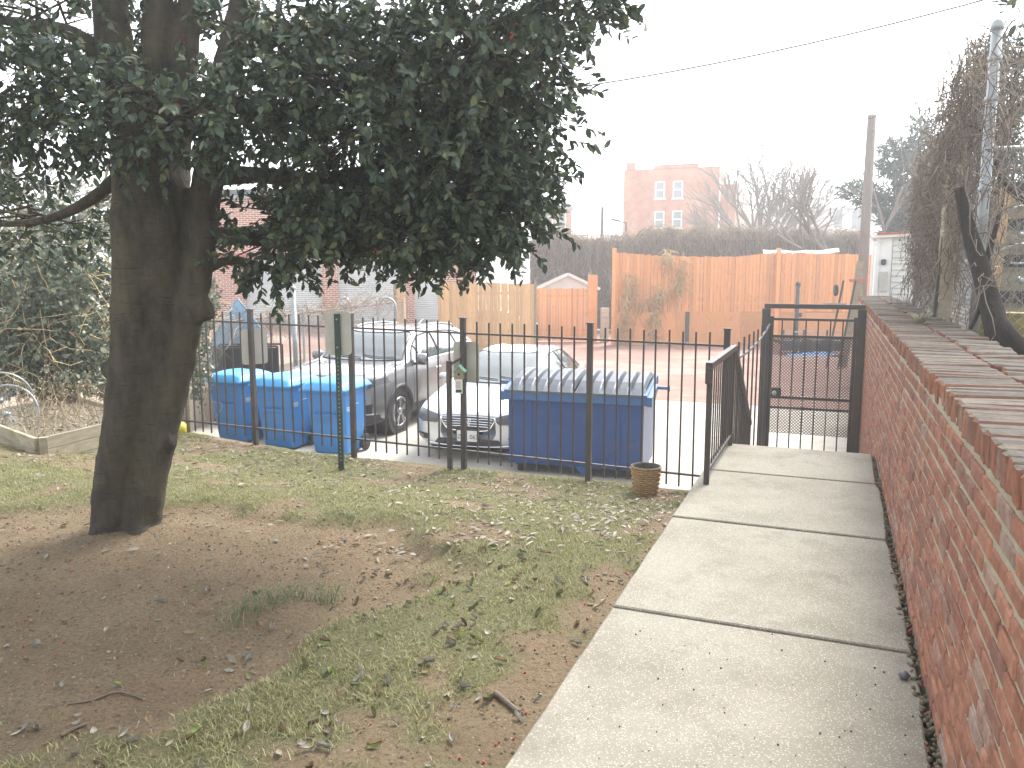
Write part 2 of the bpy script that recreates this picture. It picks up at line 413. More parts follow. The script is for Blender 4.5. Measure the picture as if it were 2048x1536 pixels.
M['signback'] = mat('sign_back_aluminium', (.46, .45, .41), (.38, .37, .33), rough=.5, metal=.2, scale=5, dirt=(.33, .32, .28), dirt_amt=.1)
M['greenpost'] = mat('dark_green_post', (.02, .045, .035), (.03, .05, .04), rough=.55, metal=.2, scale=8)
M['paint_s'] = mat('silver_paint', (.58, .60, .63), (.56, .58, .61), rough=.28, metal=.6, coat=1.0, scale=1)
M['paint_g'] = mat('dark_grey_paint', (.25, .252, .26), (.24, .242, .25), rough=.3, metal=.7, coat=1.0, scale=1)
M['paint_w'] = mat('white_car_paint', (.7, .7, .7), (.66, .66, .66), rough=.3, coat=1.0, scale=1)
M['clad'] = mat('grey_cladding', (.03, .03, .032), rough=.6)
M['chrome'] = mat('chrome', (.75, .76, .78), (.7, .71, .73), rough=.12, metal=1.0, scale=2)
M['alloy'] = mat('alloy_rim', (.55, .56, .57), (.48, .49, .5), rough=.25, metal=.8, scale=8)
M['cglass'] = glass('car_glass', (.06, .075, .075), 2.2)
M['wglass'] = glass('window_glass', (.10, .12, .13), 1.8)
M['lamp'] = glass('headlight_lens', (.075, .08, .085), 1.6)
M['plate'] = mat('plate_white', (.62, .62, .58), (.56, .56, .53), rough=.5, scale=6)
M['ink'] = mat('plate_ink', (.02, .02, .05), rough=.6)
M['wicker'] = mat('wicker', (.44, .28, .12), (.30, .175, .065), rough=.6, scale=30, pieces=.2)
M['mint'] = mat('mint_paint', (.28, .55, .42), rough=.6)
M['yellow'] = mat('yellow_plastic', (.62, .52, .05), rough=.4)
M['ochre'] = mat('ochre_barrel', (.22, .17, .025), (.15, .12, .02), rough=.6, scale=4)
M['bluewood'] = mat('faded_blue_paint', (.14, .27, .40), (.22, .34, .45), rough=.7, scale=6, dirt=(.3, .36, .4), dirt_amt=.06)
M['redtrim'] = mat('red_trim', (.42, .10, .07), rough=.6)
M['shingle'] = mat('grey_shingle', (.30, .31, .31), (.24, .25, .25), rough=.9, scale=9)
M['tarp'] = mat('white_tarp', (.66, .66, .64), (.55, .55, .53), rough=.6)
M['bluetarp'] = mat('blue_tarp', (.05, .26, .60), (.1, .32, .62), rough=.5)
def bark_mat(name, c1, c2, moss, ms=.14):
    m, t, b = nodes(name); v = pos(t, (1, 1, .35))
    c = mixc(t, ramp(t, noise(t, v, 14, 6, .65), [(.3, (0, 0, 0)), (.7, (1, 1, 1))]), c1, c2)
    c = mixc(t, ramp(t, noise(t, pos(t), 2.6, 6, .65), [(.55 - ms, (0, 0, 0)), (.75, (.75, .75, .75))]), c, moss)
    c = mixc(t, ramp(t, noise(t, pos(t, (1, 1, 7)), 9, 5, .7), [(.56, (0, 0, 0)), (.7, (.7, .7, .7))]), c, tuple(x * .45 for x in c1))
    t.links.new(c, b.inputs['Base Color']); b.inputs['Roughness'].default_value = .9; b.inputs['Specular IOR Level'].default_value = .2
    bumpn(t, b, noise(t, v, 30, 7, .75), 1.0, .04); return m
M['bark'] = bark_mat('holly_bark', (.04, .035, .028), (.105, .092, .072), (.14, .125, .07), .13)
M['bark2'] = bark_mat('grey_bark', (.17, .145, .125), (.26, .225, .2), (.2, .19, .15))
M['barkd'] = bark_mat('dark_bark', (.035, .03, .026), (.06, .05, .045), (.05, .05, .04))
M['holly'] = leaf_mat('holly_leaf', [(0, (.038, .058, .04)), (.3, (.06, .088, .054)), (.5, (.045, .068, .053)), (.75, (.08, .108, .06)), (.93, (.11, .14, .07)), (1, (.16, .16, .08))], rough=.55, trans=.10, spec=.3)
M['berry'] = mat('red_berry', (.42, .045, .025), (.28, .03, .018), rough=.35, scale=40)
M['ivy'] = leaf_mat('ivy_leaf', [(0, (.045, .07, .04)), (.4, (.085, .12, .065)), (.7, (.14, .17, .11)), (.9, (.22, .22, .14)), (1, (.30, .26, .17))], rough=.4, trans=.2)
M['conifer'] = leaf_mat('conifer_needles', [(0, (.03, .06, .045)), (.5, (.05, .09, .065)), (1, (.09, .13, .09))], rough=.6, trans=.1)
M['dry'] = leaf_mat('dry_vine', [(0, (.16, .115, .07)), (.4, (.26, .195, .12)), (.75, (.36, .28, .175)), (1, (.46, .37, .24))], rough=.85, trans=0)
M['dryd'] = leaf_mat('dark_dry_vine', [(0, (.17, .13, .095)), (.5, (.29, .225, .165)), (1, (.43, .35, .265))], rough=.9, trans=0)
M['dryv'] = leaf_mat('brown_vine', [(0, (.10, .078, .058)), (.5, (.17, .13, .098)), (1, (.28, .23, .175))], rough=.9, trans=0)
M['straw'] = leaf_mat('straw_vine', [(0, (.46, .32, .15)), (.5, (.58, .42, .21)), (1, (.68, .52, .29))], rough=.85, trans=0)
M['grass'] = leaf_mat('winter_grass', [(0, (.15, .165, .05)), (.35, (.21, .22, .075)), (.6, (.285, .275, .11)), (.8, (.36, .325, .16)), (1, (.43, .38, .23))], rough=.6, trans=.25)
M['tuft'] = leaf_mat('tuft_grass', [(0, (.11, .17, .07)), (.7, (.18, .25, .11)), (1, (.36, .36, .2))], rough=.5, trans=.2)
LEAFM = {}
for k, c in dict(silver=(.27, .26, .215), tan=(.32, .24, .14), olive=(.18, .19, .09), brown=(.17, .125, .085), pale=(.42, .39, .31), lime=(.26, .32, .10)).items():
    LEAFM[k] = mat('fallen_leaf_' + k, c, tuple(x * .65 for x in c), rough=.85, scale=40, spec=.1)
M['litter'] = leaf_mat('leaf_litter', [(0, (.11, .075, .045)), (.3, (.16, .12, .075)), (.5, (.21, .165, .105)), (.7, (.16, .15, .12)), (.9, (.24, .215, .16)), (1, (.31, .28, .21))], rough=.6, trans=.1)

# ------------------------------------------------------------------ lawn
DIRT = np.array([(-9, 2.0), (-5.43, 3.9), (-4.58, 4.35), (-3.45, 4.72), (-2.5, 4.75), (-2.05, 4.4), (-2.03, 3.73), (-2.2, 3.2), (-2.3, 2.75), (-2.55, 2.1), (-2.75, 1.7), (-3.6, .6), (-9, -2)])
def inpoly(x, y, P):
    ins = np.zeros(np.shape(x), bool); j = len(P) - 1
    for i in range(len(P)):
        xi, yi = P[i]; xj, yj = P[j]
        ins ^= ((yi > y) != (yj > y)) & (x < (xj - xi) * (y - yi) / (yj - yi + 1e-12) + xi); j = i
    return ins
def polydist(x, y, P):
    d = np.full(np.shape(x), 9.)
    for i in range(len(P)):
        p, q = P[i - 1], P[i]; e = q - p
        t = np.clip(((x - p[0]) * e[0] + (y - p[1]) * e[1]) / (e @ e), 0, 1)
        d = np.minimum(d, np.hypot(x - p[0] - t * e[0], y - p[1] - t * e[1]))
    return d
def dirtness(a, b):                       # 1 in the bare bed round the tree, 0 in grass
    a2 = a + (vnoise(a, b, 2.2, 1) - .5) * .5; b2 = b + (vnoise(a, b, 2.2, 2) - .5) * .5
    d = polydist(a2, b2, DIRT); s = np.where(inpoly(a2, b2, DIRT), d, -d)
    return sstep(-.12, .12, s)
def bare(a, b):                           # share of bare soil, also patches beside the walkway
    p = sstep(.55, .75, vnoise(a, b, 1.9, 5) * .65 + vnoise(a, b, 6, 6) * .35 + .20 * sstep(-1.45, -1.0, a) + .13 * sstep(3.4, 1.6, b))
    return np.maximum(dirtness(a, b), p)
def lawn_z(a, b):
    z = -.50 * sstep(4.4, 8.0, b) + .10 * sstep(-5.5, -8.5, a) * sstep(4, 8, b)
    z = z + .05 * (vnoise(a, b, .8, 3) - .5) + .022 * (vnoise(a, b, 3.1, 4) - .5) + .010 * (vnoise(a, b, 11, 8) - .5)
    z = z + .02 * np.exp(-((a + 4.4) ** 2 + (b - 3.9) ** 2) / 1.6)
    d = dirtness(a, b)
    z = z - .075 * d * np.exp(-((a + 2.35) ** 2 / .35 + (b - 3.9) ** 2 / 2.5)) - .05 * d + .03 * d * (vnoise(a, b, 5, 61) - .5) + .014 * d * (vnoise(a, b, 17, 62) - .5)
    edge = sstep(-1.35, -1.0, a) * (1 - sstep(5.6, 6.6, b))
    return z * (1 - edge) + edge * -.035
na, nb = 270, 250
A_, B_ = np.meshgrid(np.linspace(-13.5, -.99, na), np.linspace(-3, 8.14, nb), indexing='ij')
Z_ = lawn_z(A_, B_)
V = np.stack([A_ * cT + B_ * sT, -A_ * sT + B_ * cT, Z_], -1).reshape(-1, 3)
ii = (np.arange(na - 1)[:, None] * nb + np.arange(nb - 1)[None]).ravel()
F = np.stack([ii, ii + nb, ii + nb + 1, ii + 1], 1)
def soil_mat():
    m, t, b = nodes('lawn_soil'); v = pos(t)
    at_ = N(t, 'ShaderNodeAttribute'); at_.attribute_name = 'bare'
    dirt = mixc(t, ramp(t, noise(t, v, 2.1, 6, .65), [(.35, (0, 0, 0)), (.7, (1, 1, 1))]), (.26, .195, .122), (.34, .26, .165))
    dirt = mixc(t, ramp(t, noise(t, v, 1.1, 4, .6), [(.55, (0, 0, 0)), (.75, (.8, .8, .8))]), dirt, (.36, .235, .145))
    dirt = mixc(t, ramp(t, noise(t, v, 55, 4, .7), [(.45, (0, 0, 0)), (.72, (.8, .8, .8))]), dirt, (.115, .085, .055))
    vo = N(t, 'ShaderNodeTexVoronoi'); vo.inputs['Scale'].default_value = 42; t.links.new(v, vo.inputs['Vector'])
    s2 = N(t, 'ShaderNodeSeparateColor'); t.links.new(vo.outputs['Color'], s2.inputs[0])
    d2 = N(t, 'ShaderNodeMath', operation='MULTIPLY'); t.links.new(ramp(t, vo.outputs['Distance'], [(.14, (1, 1, 1)), (.26, (0, 0, 0))]), d2.inputs[0]); t.links.new(ramp(t, s2.outputs[0], [(.80, (0, 0, 0)), (.84, (1, 1, 1))]), d2.inputs[1])
    dirt = mixc(t, d2.outputs[0], dirt, (.42, .36, .27))
    turf = mixc(t, ramp(t, noise(t, v, 5, 5, .7), [(.35, (0, 0, 0)), (.7, (1, 1, 1))]), (.23, .235, .115), (.29, .265, .155))
    turf = mixc(t, ramp(t, noise(t, v, 70, 3, .7), [(.4, (0, 0, 0)), (.7, (.9, .9, .9))]), turf, (.10, .10, .05))
    c = mixc(t, at_.outputs['Fac'], turf, dirt)
    t.links.new(c, b.inputs['Base Color']); b.inputs['Roughness'].default_value = .95; b.inputs['Specular IOR Level'].default_value = .1
    bumpn(t, b, noise(t, v, 42, 8, .8), 1.0, .045); return m
lawn = arr('lawn', V, F, soil_mat(), smooth=True, kind='structure')
at_ = lawn.data.attributes.new('bare', 'FLOAT', 'POINT'); at_.data.foreach_set('value', bare(A_, B_).ravel().astype(np.float32))

# ------------------------------------------------------------------ lot, alley, far ground, banks
struct('ground', MB().add([(-400, -60, -1.16), (400, -60, -1.16), (400, 420, -1.16), (-400, 420, -1.16)], [(0, 1, 2, 3)]), M['lotc'])
struct('parking_lot', MB().add([W(-16, 8.2, LOT), W(3, 8.2, LOT), W(3, 17.7, LOT), W(-16, 17.7, LOT)], [(0, 3, 2, 1)]), M['lotc'])
def alley_z(x, y): return LOT + .85 * sstep(0, 11, -(x + 2)) * sstep(18, 29, y)
g = np.array([[(*W(a, b)[:2], 0) for b in np.linspace(17.7, 46, 40)] for a in np.linspace(-34, 14, 50)])
g[..., 2] = alley_z(g[..., 0], g[..., 1]) + .004
o = struct('brick_alley', MB().grid(g), M['alley'], smooth=True)
struct('bank', MB().prism([(-22, 8.05), (-9.3, 8.05), (-10.7, 11.2), (-12.5, 17), (-22, 17)], -1.2, -.42, lambda x, y, z: W(x, y, z)), M['dryd'])
rw = MB(); rw.prism([(-9.2, 8.12), (-.99, 8.12), (-.99, 8.32), (-9.2, 8.32)], -1.25, -.62, lambda x, y, z: W(x, y, z))
struct('retaining_curb', rw, M['curb'])
def soil2():
    m, t, b = nodes('terrace_soil'); v = pos(t)
    t.links.new(mixc(t, noise(t, v, 3, 6), (.10, .085, .055), (.2, .17, .11)), b.inputs['Base Color']); b.inputs['Roughness'].default_value = .95
    bumpn(t, b, noise(t, v, 30, 5), .8, .03); return m
M['soil2'] = soil2()
struct('terrace', MB().prism([(.93, -3), (30, -3), (30, 24), (.93, 24)], -1.2, .98, lambda x, y, z: W(x, y, z)), M['soil2'])

# ------------------------------------------------------------------ walkway, slab by slab
wk = tag(link(bpy.data.objects.new('walkway', None)), kind='structure')
JB = [-2.4, -.85, .75, 2.3, 3.85, 5.5, 6.97, 8.15]
for i in range(len(JB) - 1):
    b0, b1 = JB[i] + .010, JB[i + 1] - .010
    al, ar = -.98, .40
    mb = MB(); n = 28; dz = (0, .002, .004, .001, .006, .013, .017)[i]
    outl = [(al + .005 * (vnoise(0, b, 5, 11) - .5), b) for b in np.linspace(b0, b1, n)]
    outr = [(ar + .03 * (vnoise(0, b, 4, 12) - .5), b) for b in np.linspace(b1, b0, n)]
    poly = outl + outr
    cx, cy = (al + ar) / 2, (b0 + b1) / 2
    ins = [(x + (.008 if x < cx else -.008), y + (.007 if y < b0 + .004 else -.007 if y > b1 - .004 else 0)) for x, y in poly]
    K = len(poly)
    vs = [W(x, y, -.14) for x, y in poly] + [W(x, y, -.006 + dz) for x, y in poly] + [W(x, y, dz) for x, y in ins]
    fs = [(k, (k + 1) % K, K + (k + 1) % K, K + k) for k in range(K)] + [(K + k, K + (k + 1) % K, 2 * K + (k + 1) % K, 2 * K + k) for k in range(K)]
    fs += [tuple(2 * K + k for k in (j, j + 1, K - 2 - j, K - 1 - j)) for j in range(n - 1)]
    fs = [f[::-1] for f in fs]
    part('slab', mb.add(vs, fs), M['walk'], wk)
part('footing', MB().prism([(-.965, -2.4), (.43, -2.4), (.43, 8.14), (-.965, 8.14)], -1.2, -.142, lambda x, y, z: W(x, y, z)), M['curb'], wk)
M['gapsoil'] = M['soil2']
st = tag(link(bpy.data.objects.new('steps', None)), kind='structure')
NS = 7
for i in range(1, NS):
    z = -1.1 * i / NS; b0 = 8.15 + .28 * (i - 1)
    part('step', MB().prism([(-1.0, b0 + .001), (.43, b0 + .001), (.43, b0 + .28), (-1.0, b0 + .28)], -1.2, z, lambda x, y, z: W(x, y, z)), M['walk'], st)

# ------------------------------------------------------------------ brick garden wall, brick by brick
AF = .43                                  # face of the wall
wall = thing('brick_wall', 'long red brick garden wall with grey brick coping along the right of the walkway', 'wall', (0, 0, 0), -TH)
bv = []                                   # brick variants, sharing mesh data
for k in range(8):
    mb = MB(); mb.box((0, 0, 0), (.1, .198, .0555), bev=random.uniform(.004, .011))
    rr = random.Random(k)
    mb.v = [(x + rr.uniform(-.002, .002), y + rr.uniform(-.003, .003), z + rr.uniform(-.002, .002)) for x, y, z in mb.v]
    bv.append(mesh('brick', mb, M['brick']))
cv = []
for k in range(6):
    mb = MB(); mb.box((0, 0, 0), (.30, .066, .10), bev=random.uniform(.006, .012))
    rr = random.Random(50 + k)
    mb.v = [(x + rr.uniform(-.006, .006), y + rr.uniform(-.004, .004), z + rr.uniform(-.004, .004)) for x, y, z in mb.v]
    cv.append(mesh('coping_brick', mb, M['cope']))
WTOP = lambda b: 1.235 + .004 * max(b, 0)
rest = MB(); cnt = 0; slots = []
CH = .0752
for c in range(-16, 15):
    z = .035 + c * CH
    off = .105 * (c % 2) + random.uniform(-.012, .012)
    b = -1.0 + off
    while b < 16.5:
        if not (c < 0 and b < 8.0): slots.append((b, z, c))
        b += .2085 + random.uniform(-.004, .004)
vis = sorted([s for s in slots if s[2] >= 0 and s[0] > 1.75], key=lambda s: s[0])[:300]
vset = set(vis)
for s in slots:
    b, z, c = s; zz = z + .004 * max(b, 0)
    jit = (random.uniform(-.002, .003), random.uniform(-.003, .003), random.uniform(-.002, .002))
    rot = (random.uniform(-.012, .012), random.uniform(-.02, .02), random.uniform(-.01, .01))
    if random.random() < .07: jit = (random.uniform(-.006, .006), 0, 0)
    if s in vset:
        inst(random.choice(bv), wall, (AF + .05 + jit[0], b + jit[1], zz + jit[2]), rot, 'brick')
    else:
        rest.box((AF + .05 + jit[0], b + jit[1], zz + jit[2]), (.1, .198, .0555), rz=rot[2], rx=rot[0], bev=.006)
part('brick_courses', rest, M['brick'], wall, kind='stuff')
core = MB()                               # mortar body, joints recessed a few millimetres behind the bricks
nb_ = 360; gb = np.linspace(-1.3, 16.5, nb_); gz = np.linspace(-1.25, 1.17, 60)
P = np.array([[(AF + .0085 + .004 * (vnoise(b * 3, z * 3, 6, 21) - .5) + .003 * (vnoise(b, z, 40, 22) - .5), b, z + .004 * max(b, 0)) for z in gz] for b in gb])
core.grid(P)
core.add([(AF + .03, -1.3, -1.25), (AF + .03, 16.5, -1.25), (.9, 16.5, -1.25), (.9, -1.3, -1.25), (AF + .03, -1.3, 1.155), (AF + .03, 16.5, 1.222), (.9, 16.5, 1.222), (.9, -1.3, 1.155)],
         [(0, 1, 2, 3), (4, 7, 6, 5), (1, 5, 6, 2), (2, 6, 7, 3), (3, 7, 4, 0)])
part('mortar_bed', core, M['mortar'], wall, smooth=True)
crest = MB()
def cope(a, b, z, rot, sc=(1, 1, 1)):
    if 1.3 < b < 14: inst(random.choice(cv), wall, (a, b, z), rot, 'coping_brick', sc)
    else: crest.box((a, b, z), (.30 * sc[0], .062 * sc[1], .10), rz=rot[2], rx=rot[0], ry=rot[1], bev=.01)
b = -.9
while b < 16.45:                          # front row of coping, bricks on edge across the wall
    cope(AF + .150 + random.uniform(-.007, .007), b, WTOP(b) - .045 + random.uniform(-.004, .004), (random.uniform(-.03, .03), random.uniform(-.015, .015), random.uniform(-.02, .02)))
    b += random.uniform(.069, .077)
b = -.9
while b < 16.4:                           # back row
    cope(AF + .45 + random.uniform(-.02, .02), b, WTOP(b) - .052 + random.uniform(-.008, .008), (random.uniform(-.05, .05), random.uniform(-.03, .05), random.uniform(-.05, .05)), (.8, 1.9, 1))
    b += random.uniform(.135, .146)
part('coping_rows', crest, M['cope'], wall, kind='stuff')
# ------------------------------------------------------------------ black picket fence on the lawn edge
FB = 8.1
fence = thing('picket_fence', 'black metal picket fence across the far edge of the lawn', 'fence', (0, 0, 0), -TH)
ftop = lambda a: 1.13 - .017 * (a + .95)
fbase = lambda a: -.56 - .017 * (a + .95)
POSTS = [-6.77, -5.30, -3.83, -2.355, -.955]
for a in POSTS:
    mb = MB(); z0, z1 = fbase(a) - .08, ftop(a) + .03
    mb.box((a, FB, (z0 + z1) / 2), (.058, .058, z1 - z0), bev=.004)
    p = part('post', mb, M['steel'], fence)
    part('cap', MB().box((a, FB, z1 + .008), (.074, .074, .016), bev=.004), M['steel'], p)
pkm = mesh('picket', MB().box((0, 0, 0), (.017, .017, 1.60), bev=.002), M['steel'])
ends = [-8.05] + POSTS
for i in range(len(ends) - 1):
    a0, a1 = ends[i] + .03, ends[i + 1] - .03
    for dz0 in (-.13, -1.47):
        part('rail', MB().bar((a0, FB, ftop(a0) + dz0), (a1, FB, ftop(a1) + dz0), .03, .02), M['steel'], fence)
    n = 10 if i else 9
    for k in range(1, n):
        a = a0 + (a1 - a0) * k / n
        inst(pkm, fence, (a + random.uniform(-.004, .004), FB, ftop(a) - .80 + random.uniform(-.006, .006)), (random.uniform(-.006, .006), random.uniform(-.006, .006), 0), 'picket')
# stub fence going down beside the steps to the gate
sf = thing('side_fence', 'short run of black pickets between the handrail and the gate post', 'fence', (0, 0, 0), -TH)
SA = lambda b: -.955 + (b - 8.1) / (12 - 8.1) * .13
for k in range(1, 9):
    b = 8.1 + k * .42; zt = .98 + .05 * sstep(8, 12, b)
    part('picket', MB().bar((SA(b), b, LOT + .12), (SA(b), b, zt + random.uniform(-.01, .01)), .02), M['steel'], sf)
part('rail', MB().tube([(SA(8.15), 8.15, .80), (SA(9.5), 9.5, .80), (SA(10.6), 10.6, .84), (SA(11.4), 11.4, .92), (SA(11.95), 11.95, 1.0)], .016, 6), M['steel'], sf)
part('rail', MB().bar((SA(8.15), 8.15, -.85), (SA(11.95), 11.95, -.95), .03, .02), M['steel'], sf)

# ------------------------------------------------------------------ security gate at the foot of the steps
GB = 12.0
gate = thing('gate', 'black metal gate with expanded mesh panel at the foot of the steps', 'gate', W(-.2, GB, LOT), -TH)
ga0, ga1, gz1 = -.62, .50, 2.32           # local to the gate: a shifted by +.2
gp_ = MB(); gp_.box((ga0 - .06, 0, gz1 / 2), (.11, .11, gz1), bev=.004); pl = part('gate_post', gp_, M['steel'], gate)
gp_ = MB(); gp_.box((ga1 + .075, 0, gz1 / 2), (.11, .11, gz1), bev=.004); part('gate_post', gp_, M['steel'], gate)
part('header', MB().box(((ga0 + ga1) / 2 + .01, 0, gz1 + .035), (ga1 - ga0 + .2, .07, .065), bev=.004), M['steel'], gate)
for x in (ga0 + .02, ga1 - .0): part('stile', MB().box((x, .0, 1.13), (.05, .04, 2.16)), M['steel'], gate)
for z in (2.17, 1.93, 1.05, .90, .07): part('crossbar', MB().box(((ga0 + ga1) / 2, 0, z), (ga1 - ga0, .03, .035)), M['steel'], gate)
for k in range(1, 7): part('bar', MB().box((ga0 + (ga1 - ga0) * k / 7, .004, 1.12), (.018, .018, 2.1)), M['steel'], gate)
part('lock_box', MB().box((ga0 + .12, -.025, 1.12), (.14, .05, .15), bev=.006), M['steel'], gate)
part('knob', MB().lathe([(.012, 0), (.014, -.03), (.032, -.04), (.034, -.06), (.02, -.075)], 14, (ga0 + .10, -.05, 1.12), 'Y'), M['galv'], gate, smooth=True)
dm = MB(); cw, ch = .044, .022            # expanded metal: diamond strands
nx, nz = int((ga1 - ga0) / cw), int((1.92 - .52) / ch)
PP = []
for i in range(nx):
    for j in range(nz):
        x, z = ga0 + .02 + cw * (i + .5 * (j % 2)), .53 + ch * j
        PP.append([(x, -.018, z), (x + cw / 2, -.018, z + ch)]); PP.append([(x, -.018, z), (x - cw / 2, -.018, z + ch)])
PP = np.array(PP); PP[..., 0] = np.clip(PP[..., 0], ga0 + .01, ga1 - .01)
V, F = strands(PP, .0062, n=4)
arr('expanded_mesh', V, F, M['steel'], gate, kind='stuff')

# ------------------------------------------------------------------ handrail
hr = thing('handrail', 'black metal handrail with balusters beside the walkway and steps', 'handrail', (0, 0, 0), -TH)
HA = -.885
prof = [(6.45, .98), (8.12, .98), (10.05, -.10)]
def hz(b): return .98 if b < 8.12 else .98 - (b - 8.12) * (1.08 / 1.93)
rail_mb = MB()
rail_mb.bar((HA, 6.40, .985), (HA, 8.14, .985), .055, .05); part('top_rail', rail_mb, M['steel'], hr)
part('top_rail', MB().bar((HA, 8.13, .98), (HA, 10.10, -.12), .055, .05), M['steel'], hr)
part('drop_end', MB().box((HA, 6.415, .905), (.055, .05, .13), bev=.006), M['steel'], hr)
part('bottom_rail', MB().bar((HA, 6.46, .12), (HA, 8.10, .12), .03, .025), M['steel'], hr)
part('bottom_rail', MB().bar((HA, 8.12, .11), (HA, 10.02, -.98), .03, .025), M['steel'], hr)
for b, z0 in ((6.46, -.01), (8.06, -.01), (10.0, -1.1)):
    p = part('post', MB().box((HA, b, (z0 + hz(b)) / 2), (.042, .042, hz(b) - z0), bev=.003), M['steel'], hr)
    part('foot_plate', MB().box((HA, b, z0 + .012), (.075, .075, .012)), M['steel'], p)
for b in np.arange(6.60, 9.95, .135):
    if abs(b - 8.06) < .05: continue
    zb = .12 if b < 8.12 else .11 - (b - 8.12) * .574
    part('baluster', MB().box((HA, b, (zb + hz(b)) / 2), (.012, .012, hz(b) - zb - .02)), M['steel'], hr)

# ------------------------------------------------------------------ signs seen from behind
def rounded(w, h, r=.04, n=6):
    P = []
    for cx, cy, a0 in ((w / 2 - r, h / 2 - r, 0), (-w / 2 + r, h / 2 - r, 90), (-w / 2 + r, -h / 2 + r, 180), (w / 2 - r, -h / 2 + r, 270)):
        P += [(cx + r * math.cos(R(a0 + 90 * k / n)), cy + r * math.sin(R(a0 + 90 * k / n))) for k in range(n + 1)]
    return P
def sign(label, loc, rz, w, h, post=None):
    t = thing('parking_sign', label, 'sign', loc, rz, 'parking signs seen from behind')
    part('plate', MB().prism(rounded(w, h), -.002, .002, lambda x, y, z: (x, z, y)), M['signback'], t)
    for z in (h * .33, -h * .33): part('bolt', MB().lathe([(.009, 0), (.009, .012), (.004, .016)], 8, (0, -.018, z), 'Y'), M['galv'], t)
    return t
p0 = W(-6.77, FB + .036, 0); p2 = W(-3.83, FB + .036, 0)
sign('pale back of a narrow sign clamped behind the leftmost tall fence post', (p0[0] + .015, p0[1], .80), R(38), .33, .45)
sign('pale back of a sign on the fence post with the birdhouse', (p2[0] + .02, p2[1], .72), R(-12), .30, .46)
sp = W(-4.93, 7.27, 0); zb = float(lawn_z(-4.93, 7.27))
up = thing('sign_post', 'dark green perforated steel post with the back of a white sign, standing on the grass', 'sign', (sp[0], sp[1], zb), R(-6))
zt = 1.72
pm_ = MB(); U = [(-.03, .0), (-.03, .028), (-.022, .028), (-.022, .008), (.022, .008), (.022, .028), (.03, .028), (.03, 0)]
pm_.prism(U, -.2, zt, lambda x, y, z: (x, y, z))
ps = part('post', pm_, M['greenpost'], up)
hm = mesh('hole', MB().lathe([(.0065, -.003), (.0065, .0)], 8, (0, 0, 0), 'Y'), M['galv'])
for k in range(26): inst(hm, ps, (0, 0, .12 + k * .045), name='hole')
part('plate', MB().prism(rounded(.29, .47), .031, .035, lambda x, y, z: (x, z, y + 1.51)), M['signback'], up)
for z in (1.66, 1.36): part('bolt', MB().lathe([(.009, 0), (.009, -.01)], 8, (0, 0, z), 'Y'), M['galv'], up)

# short post with arm, and the birdhouse hanging from it
q = W(-3.965, FB - .09, 0); zq = float(lawn_z(-3.965, FB - .09))
sp2 = thing('bracket_post', 'short square black post with a slanting arm, left of the birdhouse', 'post', (q[0], q[1], zq), -TH)
part('post', MB().box((0, 0, .60), (.05, .05, 1.3), bev=.004), M['steel'], sp2)
part('arm', MB().bar((0, 0, 1.20), (.135, .06, 1.285), .028), M['steel'], sp2)
bh = W(-3.835, FB - .085, .60)
bt = thing('birdhouse', 'tiny wooden birdhouse with a mint green roof hung on the fence', 'birdhouse', bh, -TH + R(14))
hb = MB(); hb.prism([(-.045, -.06), (.045, -.06), (.045, .035), (0, .085), (-.045, .035)], -.05, .045, lambda x, y, z: (x, z, y)); part('body', hb, M['wood_g'], bt)
rf = MB(); rf.bar((-.004, 0, .094), (.075, 0, .018), .012, .13, R(90)); part('roof', MB().add(*(lambda m: (m.v, m.f))(MB().box((.036, -.003, .062), (.105, .125, .01), ry=R(46)))), M['mint'], bt)
part('roof', MB().box((-.034, -.003, .062), (.10, .125, .01), ry=R(-46)), M['mint'], bt)
part('entrance', MB().lathe([(.014, 0), (.014, -.002)], 12, (0, -.051, .0), 'Y'), M['dark'], bt)
tagp = part('hanging_tag', MB().box((.0, -.056, -.135), (.085, .006, .16)), M['plate'], bt)
for k, z in enumerate((-.085, -.105, -.125, -.145)): part('text_line', MB().box((-.003, -.0605, z), (.055, .001, .006)), M['redtrim'], tagp)
part('emblem', MB().box((0, -.0605, -.185), (.065, .001, .03)), M['greenpost'], tagp)

# ------------------------------------------------------------------ wicker basket
bk = W(-1.68, 7.86, 0); zk = float(lawn_z(-1.68, 7.86))
bas = thing('wicker_basket', 'brown wicker waste basket standing in the grass against the fence', 'basket', (bk[0], bk[1], zk - .01))
bprof = [(.105, 0), (.108, .012), (.142, .275), (.150, .285), (.150, .30), (.138, .30), (.132, .28), (.1, .02), (.0, .018)]
part('shell', MB().lathe(bprof, 40), M['wood_d'], bas, smooth=True)
PP = []; nst = 18
for k in range(12):
    z = .018 + k * .0225; r_ = .108 + (.142 - .108) * z / .275 + .004
    th_ = np.linspace(0, 2 * math.pi, nst * 4 + 1)
    rr = r_ + .007 * np.cos(th_ * nst / 2 + math.pi * k)
    PP.append(np.stack([rr * np.cos(th_), rr * np.sin(th_), np.full_like(th_, z)], 1))
V, F = strands(np.array(PP), .0098, n=5); arr('weave', V, F, M['wicker'], bas, smooth=True, kind='stuff')
PP = [[((.107) * math.cos(t), .107 * math.sin(t), .0), (.143 * math.cos(t), .143 * math.sin(t), .28)] for t in np.linspace(0, 2 * math.pi, nst, endpoint=False)]
V, F = strands(np.array(PP), .006, n=5); arr('stakes', V, F, M['wicker'], bas, kind='stuff')
th_ = np.linspace(0, 2 * math.pi, 41)
PP = [np.stack([(.146 + .007 * np.cos(th_ * 16 + ph)) * np.cos(th_), (.146 + .007 * np.cos(th_ * 16 + ph)) * np.sin(th_), .29 + .007 * np.sin(th_ * 16 + ph)], 1) for ph in (0, 2.1, 4.2)]
